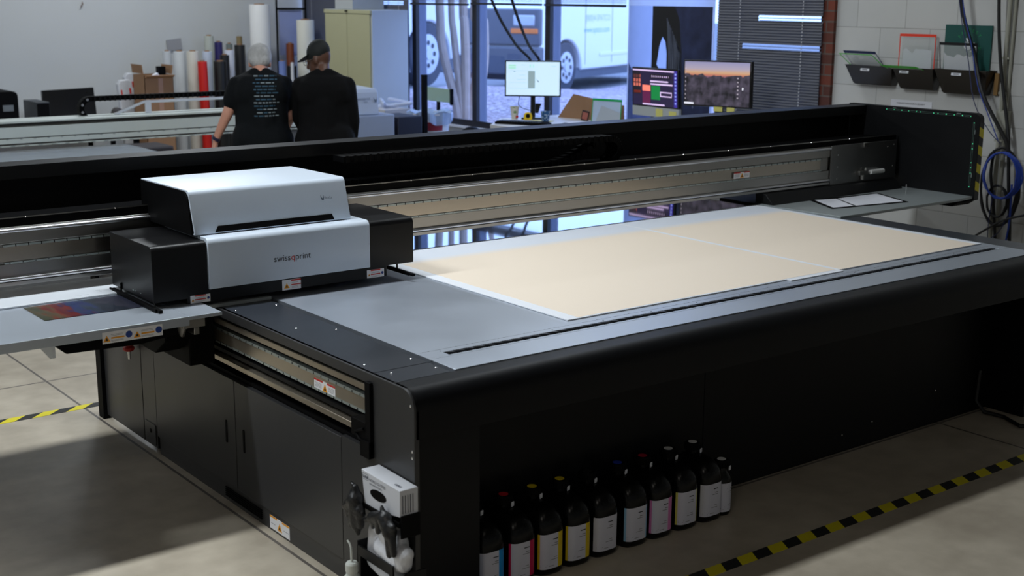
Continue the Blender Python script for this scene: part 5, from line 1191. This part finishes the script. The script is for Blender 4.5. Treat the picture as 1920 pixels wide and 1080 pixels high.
# its carriage parked at the right end
cr = MB(); cr.box(5.60, 6.22, 9.80, 10.2, .60, .868)
GRYW = mat('carriage_blue_grey', c(150, 160, 178), .4, var=.02)
CR2 = build('print_carriage', cr, GRYW, R2, bevel=.012)
rt_ = MB(); rt_.prism([(9.84, .87), (9.86, 1.06), (9.885, 1.09), (10.2, 1.10), (10.2, .87)], 'x', 5.55, 6.085)
build('carriage_lid', rt_, mat('carriage_white_lid', c(186, 196, 212), .35), CR2, bevel=.006)
e2 = MB(); text_mb(e2, 'swissqprint', .03, (5.86, 9.843, 1.0), (1, 0, 0), (0, .1, 1), 0); build('carriage_lettering', e2, mat('emblem_grey'), CR2, smooth=0)
em = MB(); text_mb(em, 'nyala', .02, (5.93, 9.842, .975), (1, 0, 0), (0, .1, 1), 0); build('carriage_lettering', em, mat('emblem_grey'), CR2, smooth=0); em = MB()
em.add([(6.045, 9.840, .975), (6.06, 9.840, .975), (6.073, 9.845, 1.02), (6.058, 9.842, .995), (6.047, 9.842, .995), (6.03, 9.845, 1.02)], [(0, 1, 2, 3, 4, 5)])
build('antler_emblem', em, mat('emblem_grey'), CR2, smooth=0)
build('service_station', MB().box(5.48, 6.25, 9.86, 10.5, 0, .60), mat('rear_body_grey', 0), R2, bevel=.01)
# ------------------------------------------------------------------ clutter between rear printer and windows
tag(build('black_crate', MB().box(6.265, 6.52, 9.82, 10.2, 0.0, .835), mat('crate_navy_black', c(22, 24, 40), .5), loc=(6.4, 10, 0), bevel=.006), 'dark box standing right of the parked rear carriage', 'box')
pl_ = thing('post', (6.55, 9.87, 0), 'slim black vertical post in front of the white bucket', 'post')
build('shaft', MB().box(6.557, 6.603, 9.85, 9.89, 0.012, 1.195), K2, pl_, bevel=.003); build('foot', MB().box(6.545, 6.64, 9.80, 9.95, 0, .012), K2, pl_)
bk = thing('bucket', (6.9, 10.2, 0), 'white bucket lined with a clear plastic bag near the windows', 'bucket')
build('pail', MB().lathe([(.15, .45), (.185, .80), (.195, .80), (.195, .815), (.18, .815), (.145, .46)], (6.9, 10.25, 0), 28), WPLA, bk)
lb = MB(); n = 12
for i in range(n):
    a0, a1 = math.radians(228+i*4), math.radians(232+i*4)
    lb.add([(6.9+.173*math.cos(a0), 10.25+.173*math.sin(a0), .66), (6.9+.173*math.cos(a1), 10.25+.173*math.sin(a1), .66), (6.9+.181*math.cos(a1), 10.25+.181*math.sin(a1), .74), (6.9+.181*math.cos(a0), 10.25+.181*math.sin(a0), .74)], [(0, 1, 2, 3)])
build('red_label', lb, mat('label_maroon', c(140, 40, 60), .5), bk, smooth=0)
lv = []; N_ = 40
for k_, (rr_, zz) in enumerate(((.20, .74), (.205, .815), (.21, .83), (.17, .82), (.1, .79))):
    for j in range(N_): a = 2*math.pi*j/N_; q_ = 1+.06*math.sin(5*a+k_)+.05*math.sin(11*a); lv.append((6.9+rr_*q_*math.cos(a), 10.25+rr_*q_*math.sin(a), zz+.012*math.sin(7*a)-(0.04*math.sin(3*a) if k_ == 0 else 0)))
lm_ = MB(); fs = []
for i in range(4):
    for j in range(N_): fs.append((i*N_+j, i*N_+(j+1) % N_, (i+1)*N_+(j+1) % N_, (i+1)*N_+j))
lm_.add(lv, fs); build('bag_liner', lm_, mat('clear_bag_blue', c(176, 200, 236), .25, alpha=.7, bump=.5, bscale=30), bk)
tag(build('wooden_stand', MB().box(6.7, 7.06, 10.07, 10.43, 0, .445), mat('stand_grey', c(120, 120, 124), .6), loc=(6.9, 10.25, 0), bevel=.004), 'grey low stand under the white bucket', 'stand')
tb = thing('side_table', (6.85, 10.95, 0), 'white side table with boxes left of the bucket', 'table')
build('table_top', MB().box(6.55, 7.2, 10.6, 11.4, .72, .745), WPLA, tb, bevel=.004)
for x, y in ((6.6, 10.65), (7.15, 10.65), (6.6, 11.35), (7.15, 11.35)): build('leg', MB().box(x-.02, x+.02, y-.02, y+.02, 0, .72), WPLA, tb)
tag(build('white_carton', MB().box(6.65, 6.95, 10.65, 11.0, .746, .82), mat('carton_grey_white', c(178, 178, 184), .6), loc=(6.8, 10.8, .746), bevel=.003), 'small white box on the side table beside the bucket', 'box')
tag(build('plastic_sheet', fin(MB().cap((6.70, 10.75, .87), (6.95, 11.2, .875), .022, .02).cap((6.95, 10.65, .87), (7.05, 11.2, .87), .02, .025).cap((6.75, 11.1, .80), (6.9, 10.6, .875), .03, .018), .014, 3), mat('clear_bag_white', c(200, 212, 240), .25, alpha=.85, bump=.5, bscale=20), loc=(6.9, 10.9, .85)), 'crumpled clear plastic lying over the side table', 'plastic')
gl = thing('display_easel', (7.1, 10.4, 0), 'pale green panel with a black right edge beside the windows', 'panel')
build('panel', MB().prism([(10.18, .90), (10.62, .90), (10.62, 1.03), (10.20, 1.025)], 'x', 7.08, 7.1), mat('pale_green_board', c(150, 176, 160), .5), gl, bevel=.001); build('edge_strip', MB().box(7.075, 7.105, 10.165, 10.185, .88, 1.03), K2, gl); build('panel_post', MB().box(7.085, 7.1, 10.38, 10.42, 0, .9), K2, gl)
tag(build('backpack', fin(MB().cap((6.55, 9.35, .5), (6.62, 9.2, .66), .14, .13).cap((6.6, 9.5, .35), (6.62, 9.3, .2), .14, .16).cap((6.62, 9.1, .4), (6.62, 9.2, .15), .13, .15), .02, 4), K2, loc=(6.6, 9.3, 0)), 'black bag on the floor left of the desk', 'bag')

# ------------------------------------------------------------------ people
def person(name, label, skinm, shirtm, pantm, sleeve, headyaw, headpitch, hairkind, lean=0., hz=0.):
    r = thing(name, (0, 0, 0), label, 'person')
    b = MB()
    neck = Vector((lean*.3, .10, 1.385)); hc = Vector((lean, .165, 1.468+hz))
    HM = Matrix.Rotation(headyaw, 3, 'Z') @ Matrix.Rotation(-headpitch, 3, 'X')
    def H(x, y, z): return hc+HM @ Vector((x, y, z))
    # head
    b.ball(H(0, -.015, .02), .076, .095, .098, 20, rot=HM); b.ball(H(0, .035, -.045), .055, .06, .065, 16, rot=HM); b.ball(H(0, .06, -.085), .03, .028, .025, 12, rot=HM)
    b.cap(H(0, .088, .01), H(0, .108, -.025), .010, .015, 10); b.ball(H(0, .09, -.058), .022, .012, .010, 10, rot=HM)
    for s in (-1, 1):
        b.ball(H(s*.079, -.01, -.01), .010, .02, .032, 12, rot=HM); b.ball(H(s*.03, .082, .012), .014, .01, .010, 10, rot=HM)
    b.cap(neck+Vector((0, -.02, -.04)), H(0, -.02, -.05), .062, .055)
    # torso
    b.cap((0, .02, .98), (0, .05, 1.15), .14, .14); b.cap((-.09, .06, 1.25), (.09, .06, 1.25), .12, .12); b.cap((-.13, .07, 1.295), (.13, .07, 1.295), .055, .055)
    b.cap((-.07, 0, .90), (.07, 0, .90), .125, .125)
    S_ = {-1: (Vector((-.19, .07, 1.30)),), 1: (Vector((.19, .07, 1.30)),)}
    ARM = sleeve['arms']
    for s in (-1, 1):
        sh = Vector((s*.175, .07, 1.275)); el, wr, ha = [Vector(v) for v in ARM[s]]
        b.cap(sh, el, .050, .042); b.cap(el, wr, .042, .027)
        # hand: palm and five fingers
        d = (ha-wr).normalized(); side = Vector((0, 1, 0)) if abs(d.z) > .5 else Vector((1, 0, 0))
        side = (side-d*side.dot(d)).normalized(); nrm = d.cross(side)
        pc_ = wr+d*.05; b.cap(wr+d*.015, wr+d*.075, .024, .024, 10); b.cap(pc_+side*.018, pc_+side*.022+d*.03, .017, .016, 10); b.cap(pc_-side*.018, pc_-side*.022+d*.03, .017, .016, 10)
        for i, (o_, l_) in enumerate(((-.030, .052), (-.010, .068), (.010, .072), (.029, .062))):
            base = wr+d*.088+side*o_; k1 = base+d*l_*.5+nrm*s*-.004; tipp = base+d*l_*.92+nrm*s*-.018
            b.cap(base, k1, .0092, .0085, 8); b.cap(k1, tipp, .0085, .007, 8)
        b.cap(wr+d*.03+side*.025, wr+d*.065+side*.052, .012, .010, 8); b.cap(wr+d*.065+side*.052, wr+d*.095+side*.056, .010, .008, 8)
    # legs
    for s in (-1, 1):
        b.cap((s*.095, 0, .88), (s*.11, .02, .47), .09, .058); b.cap((s*.11, .02, .47), (s*.115, -.02, .08), .056, .038); b.cap((s*.115, -.03, .04), (s*.13, .14, .03), .036, .03)
    body = build('body', fin(b, .0085, 3, .5), skinm, r, smooth=0); body.data.shade_smooth()
    # shirt
    t = MB()
    t.cap((0, .02, .93), (0, .045, 1.15), .158, .152); t.cap((-.095, .055, 1.24), (.095, .055, 1.24), .135, .135); t.cap((-.145, .065, 1.295), (.145, .065, 1.295), .070, .070); t.cap((-.03, .085, 1.345), (.03, .085, 1.345), .066, .066); t.cap((-.04, .08, 1.355), (-.16, .07, 1.29), .056, .066); t.cap((.04, .08, 1.355), (.16, .07, 1.29), .056, .066)
    t.cap((-.09, 0, .92), (.09, 0, .92), .156, .156); t.cap((-.10, .01, .82), (.10, .01, .82), .156, .156); t.cap((-.10, .01, .84), (-.10, .05, 1.2), .11, .105); t.cap((.10, .01, .84), (.10, .05, 1.2), .11, .105)
    for s in (-1, 1):
        sh = Vector((s*.185, .07, 1.30)); el, wr, ha = [Vector(v) for v in ARM[s]]
        if sleeve['long']: t.cap(sh-Vector((0, 0, .015)), el, .072, .064); t.cap(el, wr, .064, .046)
        else: t.cap(sh-Vector((0, 0, .015)), sh.lerp(el, .55), .072, .068)
    f_ = fin(t, .012, 5)
    ramp = random.Random(3)
    if not sleeve['long']:   # clean sleeve ends
        pass
    shirt = build('shirt', f_, shirtm, r, smooth=0); shirt.data.shade_smooth()
    # trousers
    p = MB(); p.cap((-.07, 0, .88), (.07, 0, .88), .132, .132)
    for s in (-1, 1): p.cap((s*.095, 0, .84), (s*.11, .02, .47), .108, .078); p.cap((s*.11, .02, .47), (s*.115, -.02, .09), .073, .062)
    tr = build('trousers', fin(p, .014, 4), pantm, r, smooth=0); tr.data.shade_smooth()
    for s in (-1, 1):
        build('shoe', fin(MB().cap((s*.115, -.045, .05), (s*.133, .16, .042), .048, .042), .01, 2), K2, r)
    # hair or cap
    if hairkind == 'grey':
        h_ = MB(); h_.ball(H(0, -.025, .035), .096, .098, .092, 24, rot=HM); h_.ball(H(0, -.055, -.005), .085, .055, .060, 20, rot=HM)
        h_.ball(H(-.03, .0, .075), .055, .075, .05, 14, rot=HM); h_.ball(H(.035, -.02, .07), .05, .07, .055, 14, rot=HM)
        hh = fin(h_, .008, 3)
        build('hair', hh, mat('grey_hair', c(176, 176, 176), .6, var=.55, scale=22, stretch=(1, 1, .5), bump=.8, bscale=70), r, smooth=0).data.shade_smooth()
    else:
        h_ = MB(); h_.ball(H(0, -.015, .042), .083, .100, .085, 24, rot=HM)
        crown = build('cap_crown', fin(h_, .008, 2), mat('cap_dark_green', c(10, 18, 18), .75), r, smooth=0); crown.data.shade_smooth()
        bmb = MB(); n = 12; top = []; bot = []
        for i in range(n+1):
            a = math.radians(-62+124*i/n); top.append(H(.088*math.sin(a), .06+.115*math.cos(a)*1.0, .046-.018*abs(math.sin(a))*.5-.012*math.cos(a)))
        for i in range(n+1):
            a = math.radians(-62+124*i/n); bot.append(H(.080*math.sin(a), .075*math.cos(a), .046))
        up_ = HM @ Vector((0, 0, .005))
        vs = top+bot+[v+up_ for v in top]+[v+up_ for v in bot]; m_ = n+1; fs = []
        for i in range(n): fs += [(i, i+1, m_+i+1, m_+i), (2*m_+i, 3*m_+i, 3*m_+i+1, 2*m_+i+1), (i, 2*m_+i, 2*m_+i+1, i+1)]
        bmb.add(vs, fs); build('cap_brim', bmb, mat('cap_dark_green', 0), r)
        build('cap_badge', MB().ball(H(-.02, -.095, .03) if 0 else H(.080, -.045, .045), .006, .012, .012, 12, rot=HM), mat('badge_grey', c(120, 130, 130), .5), r)
        build('beard', fin(MB().ball(H(0, .06, -.085), .04, .035, .03, 14, rot=HM).ball(H(0, .03, -.07), .055, .05, .035, 14, rot=HM), .007, 2), mat('beard_grey', c(96, 88, 84), .8, var=.3, scale=60), r)
        gl_ = MB()
        for s in (-1, 1):
            gl_.tube([H(s*.033+.024*math.cos(a), .108, .008+.018*math.sin(a)) for a in [i*math.pi/8 for i in range(16)]], .0022, 6, closed=True); gl_.tube([H(s*.055, .106, .012), H(s*.078, .0, .008)], .002, 6)
        gl_.tube([H(-.01, .11, .01), H(.01, .11, .01)], .002, 6)
        build('spectacles', gl_, SCREW, r)
    return r, shirt
TS = mat('black_tshirt', c(7, 11, 15), .85, bump=.3, bscale=12, var=.1, spec=.2); TS2 = mat('black_sweater', c(5, 5, 7), .9, var=.1, spec=.2)
JN = mat('dark_jeans', c(12, 13, 20), .85)
m_1, sh1 = person('person', 'man with grey hair in a black printed t-shirt leaning forward, seen from behind', SKINL, TS, JN,
    {'long': False, 'arms': {-1: ((-.265, .06, 1.10), (-.36, .10, .93), (-.38, .12, .84)), 1: ((.225, .14, 1.08), (.17, .34, .93), (.14, .42, .90))}}, 0.0, .6, 'grey', hz=-.035)
# lines printed on the back of the t-shirt, laid on the cloth
bv = BVHTree.FromPolygons([v.co.copy() for v in sh1.data.vertices], [tuple(p.vertices) for p in sh1.data.polygons])
pr = MB(); random.seed(11)
for row in range(13):
    z = 1.355-row*.0215; xl = -.055+random.uniform(-.012, .02); xr = .12+random.uniform(-.02, .015)
    x = xl; blue = random.random() < .3
    while x < xr:
        l_ = random.uniform(.018, .045); 
        a = [(x, z), (min(x+l_, xr), z), (min(x+l_, xr), z+.008), (x, z+.008)]
        pts = []
        for (xx, zz) in a:
            hit = bv.ray_cast(Vector((xx, -.6, zz)), Vector((0, 1, 0)))
            if hit[0]: pts.append(hit[0]-Vector((0, .003, 0)))
        if len(pts) == 4: pr.add(pts, [(0, 1, 2, 3)], 1 if (blue or random.random() < .2) else 0)
        x += l_+.008
build('shirt_print', pr, [mat('print_white', c(120, 132, 138), .7), mat('print_blue', c(40, 76, 98), .7)], m_1, smooth=0)
build('wrist_band', MB().tube([(-.352, .097, .945), (-.362, .10, .925)], .031, 14), mat('navy_band', c(24, 26, 60), .4), m_1)
place(m_1, (4.045, 8.03, -.0), math.radians(-26)); m_1.scale = (.86, .95, 1)
m_2, sh2 = person('person', 'man in a black cap, glasses and black long sleeved top looking down to the left', SKIND, TS2, JN,
    {'long': True, 'arms': {-1: ((-.20, .16, 1.08), (-.15, .32, .94), (-.13, .40, .90)), 1: ((.215, .06, 1.06), (.205, .14, .86), (.20, .17, .78))}}, math.radians(66), .35, 'cap', lean=-.04)
place(m_2, (4.36, 7.74, 0.0), math.radians(-30))
m_2.scale = (.84, .95, 1.0)

# ------------------------------------------------------------------ outside: mulch bed, asphalt, tree, vehicles
def ground_mat(n, a, b, sc):
    m = bpy.data.materials.new(n); m.use_nodes = True; N = m.node_tree.nodes; L = m.node_tree.links; bb = N['Principled BSDF']
    v = N.new('ShaderNodeTexNoise'); v.inputs['Scale'].default_value = sc; v.inputs['Detail'].default_value = 6; tc = N.new('ShaderNodeTexCoord'); L.new(tc.outputs['Object'], v.inputs[0])
    r = N.new('ShaderNodeValToRGB'); r.color_ramp.elements[0].position = .38; r.color_ramp.elements[1].position = .62; L.new(v.outputs[0], r.inputs[0])
    r.color_ramp.elements[0].color = (*a, 1); r.color_ramp.elements[1].color = (*b, 1); L.new(r.outputs[0], bb.inputs['Base Color']); bb.inputs['Roughness'].default_value = .95
    return m
def kerb(x): return 14.0+.445*(x-7.8)
def gz(x): return .25+.09*min(3.6, max(0., 14.2-x))
mg_ = MB(); N1, N2 = 44, 44
for i in range(N1+1):
    for j in range(N2+1):
        x = 7.8+16*i/N1; y = 3+(kerb(x)-3)*j/N2; t = j/N2
        z = .28*(1-t)+(gz(x)+.12)*t+random.uniform(-.014, .014); mg_.v.append((x, y, z if j < N2 else gz(x)-.02))
for i in range(N1):
    for j in range(N2): mg_.f.append((i*(N2+1)+j, (i+1)*(N2+1)+j, (i+1)*(N2+1)+j+1, i*(N2+1)+j+1)); mg_.m.append(0)
tag(build('mulch_bed', mg_, ground_mat('mulch', c(112, 96, 104), c(206, 192, 200), 22), loc=(7.8, 5, 0)), 'wood chip planting bed outside the windows', 'mulch', kind='stuff')
ga = MB(); gxs = [7.8, 10.6, 12.0, 14.2, 20, 60]
for x in gxs: ga.v += [(x, kerb(x)-.02, gz(x)), (x, 70, gz(x))]
for i in range(len(gxs)-1): ga.f.append((2*i, 2*i+2, 2*i+3, 2*i+1)); ga.m.append(0)
struct('ground_outside', ga, ground_mat('asphalt', c(120, 122, 130), c(136, 138, 146), 8))  # asphalt kept pale and bluish, haze over the windows put into its colour
# tree
BARK = mat('pale_bark', c(196, 180, 172), .8, var=.2, scale=10, bump=.5, bscale=14)
tr = thing('tree', (8.35, 11.55, .45), 'multi-trunk tree with pale bark just outside the left windows', 'tree')
tb_ = MB(); base = Vector((8.55, 11.25, .35))
def trunk(pts, r0, r1):
    s_ = spl(pts, 6); tb_.tube(s_, r0, 10, 0, r1)
trunk([(8.13, 11.52, .25), (8.12, 11.55, .7), (8.10, 11.70, 1.1), (8.09, 11.80, 1.4), (8.10, 11.84, 1.75), (8.1, 11.95, 3.2)], .05, .045)
trunk([(8.15, 11.51, .25), (8.16, 11.53, .75), (8.17, 11.62, 1.15), (8.18, 11.70, 1.5), (8.2, 11.77, 1.8), (8.2, 11.8, 3.2)], .045, .032)
trunk([(8.18, 11.48, .25), (8.20, 11.50, .8), (8.24, 11.56, 1.2), (8.28, 11.64, 1.6), (8.3, 11.69, 1.8), (8.3, 11.7, 3.2)], .055, .045)
trunk([(8.22, 11.46, .25), (8.26, 11.46, .8), (8.33, 11.50, 1.2), (8.37, 11.56, 1.6), (8.38, 11.62, 1.8), (8.5, 11.6, 3.2)], .035, .03)
trunk([(8.26, 11.44, .25), (8.34, 11.42, .8), (8.42, 11.44, 1.2), (8.46, 11.50, 1.6), (8.48, 11.55, 1.8), (8.7, 11.4, 3.2)], .03, .03)
build('trunk', tb_, BARK, tr)
VW = mat('van_white', c(236, 240, 246), .3, var=.01); VG = mat('van_grey_plastic', c(90, 96, 110), .6); TY = mat('tyre', c(66, 70, 84), .8); RIM = mat('rim_silver', c(200, 206, 216), .3, metal=.5); AMB = mat('amber_lens', c(240, 130, 60), .3)  # tyre colour lightened and blued to carry the haze over the windows
def van(name, label, loc, rz, wheels, L_, text=False, h=2.3, front=0., wr=.43, dark_end=False):
    """local: side face in the plane y = 0 looking to -y, x runs to the rear; origin on the ground"""
    r = thing(name, (0, 0, 0), label, 'vehicle')
    R0 = wr*1.36; pr = [(front+.0, .42)]
    for wx in wheels: pr += [(wx-R0, .36)]+[(wx-R0*math.cos(math.radians(a)), .36+R0*.92*math.sin(math.radians(a))) for a in range(10, 180, 10)]+[(wx+R0, .36)]
    pr += [(L_, .42), (L_, h), (front+2.4, h), (front+1.6, 1.66), (front+.25, 1.52), (front+.05, 1.40)]
    build('van_body', MB().prism(pr, 'y', 0, 1.9), VW, r, bevel=.03)
    build('bumper', MB().box(front-.14, front+.10, -.03, 1.93, .34, .80), VG, r, bevel=.03)
    build('lower_sill', MB().box(front+.4, L_, .05, 1.85, .22, .40), VG, r)
    build('grille', MB().box(front-.05, front+.09, -.005, 1.9, .82, 1.42), VG, r, bevel=.03)
    for y_ in (.02, 1.4): build('side_marker', MB().box(front-.07, front+.02, y_, y_+.5, 1.02, 1.10), AMB, r, bevel=.01)
    for y_ in (.08, 1.42): build('head_lamp', MB().box(front-.065, front+.02, y_, y_+.4, 1.14, 1.32), RIM, r, bevel=.02)
    build('body_moulding', MB().box(wheels[-1]+(wheels[-1]-wheels[0]>9 and 1 or -2.9+.62), wheels[-1]-.62, -.015, .0, .58, .64), VW, r, bevel=.005)
    build('door_seam', MB().box(wheels[0]+.72, wheels[0]+.73, -.004, 0, .45, 1.9).box(wheels[0]+1.85, wheels[0]+1.86, -.004, 0, .45, 1.9), VG, r)
    for wx in wheels:
        w_ = build('wheel', MB().tube([(wx, .02, wr), (wx, .26, wr)], wr, 32), TY, r, bevel=.03)
        rm = MB(); rm.tube([(wx, .005, wr), (wx, .03, wr)], wr*.62, 28, 0); rm.tube([(wx, -.01, wr), (wx, .01, wr)], .08, 16, 0)
        for i in range(8): a = i*math.pi/4; rm.tube([(wx+.165*math.cos(a), -.002, wr+.165*math.sin(a)), (wx+.165*math.cos(a), .012, wr+.165*math.sin(a))], .036, 10, 1)
        build('rim', rm, [RIM, TY], w_)
    if text:
        tx = MB(); text_mb(tx, '(800)4-SPATCO', .155, (wheels[0]+.72, -.001, 1.20), (1, 0, 0), (0, 0, 1), 0); text_mb(tx, 'www.spatco.com', .155, (wheels[0]+.66, -.001, 1.00), (1, 0, 0), (0, 0, 1), 1)
        build('door_lettering', tx, [mat('lettering_pale', c(176, 196, 222), .5), mat('lettering_blue', c(130, 190, 226), .5)], r, smooth=0)
    place(r, loc, rz); return r
vz = math.radians(24)
van('van', 'white van with lettering parked outside the third window', (14.6-1.0*math.cos(vz), 17.5-1.0*math.sin(vz), .25), vz, (1.0, 4.6), 5.6, True)
van('van', 'white vehicle parked behind the tree outside the left window', (10.95-3.9*math.cos(vz), 16.3-3.9*math.sin(vz), .56), vz, (1.0, 3.9), 4.85, False, wr=.47, dark_end=True)
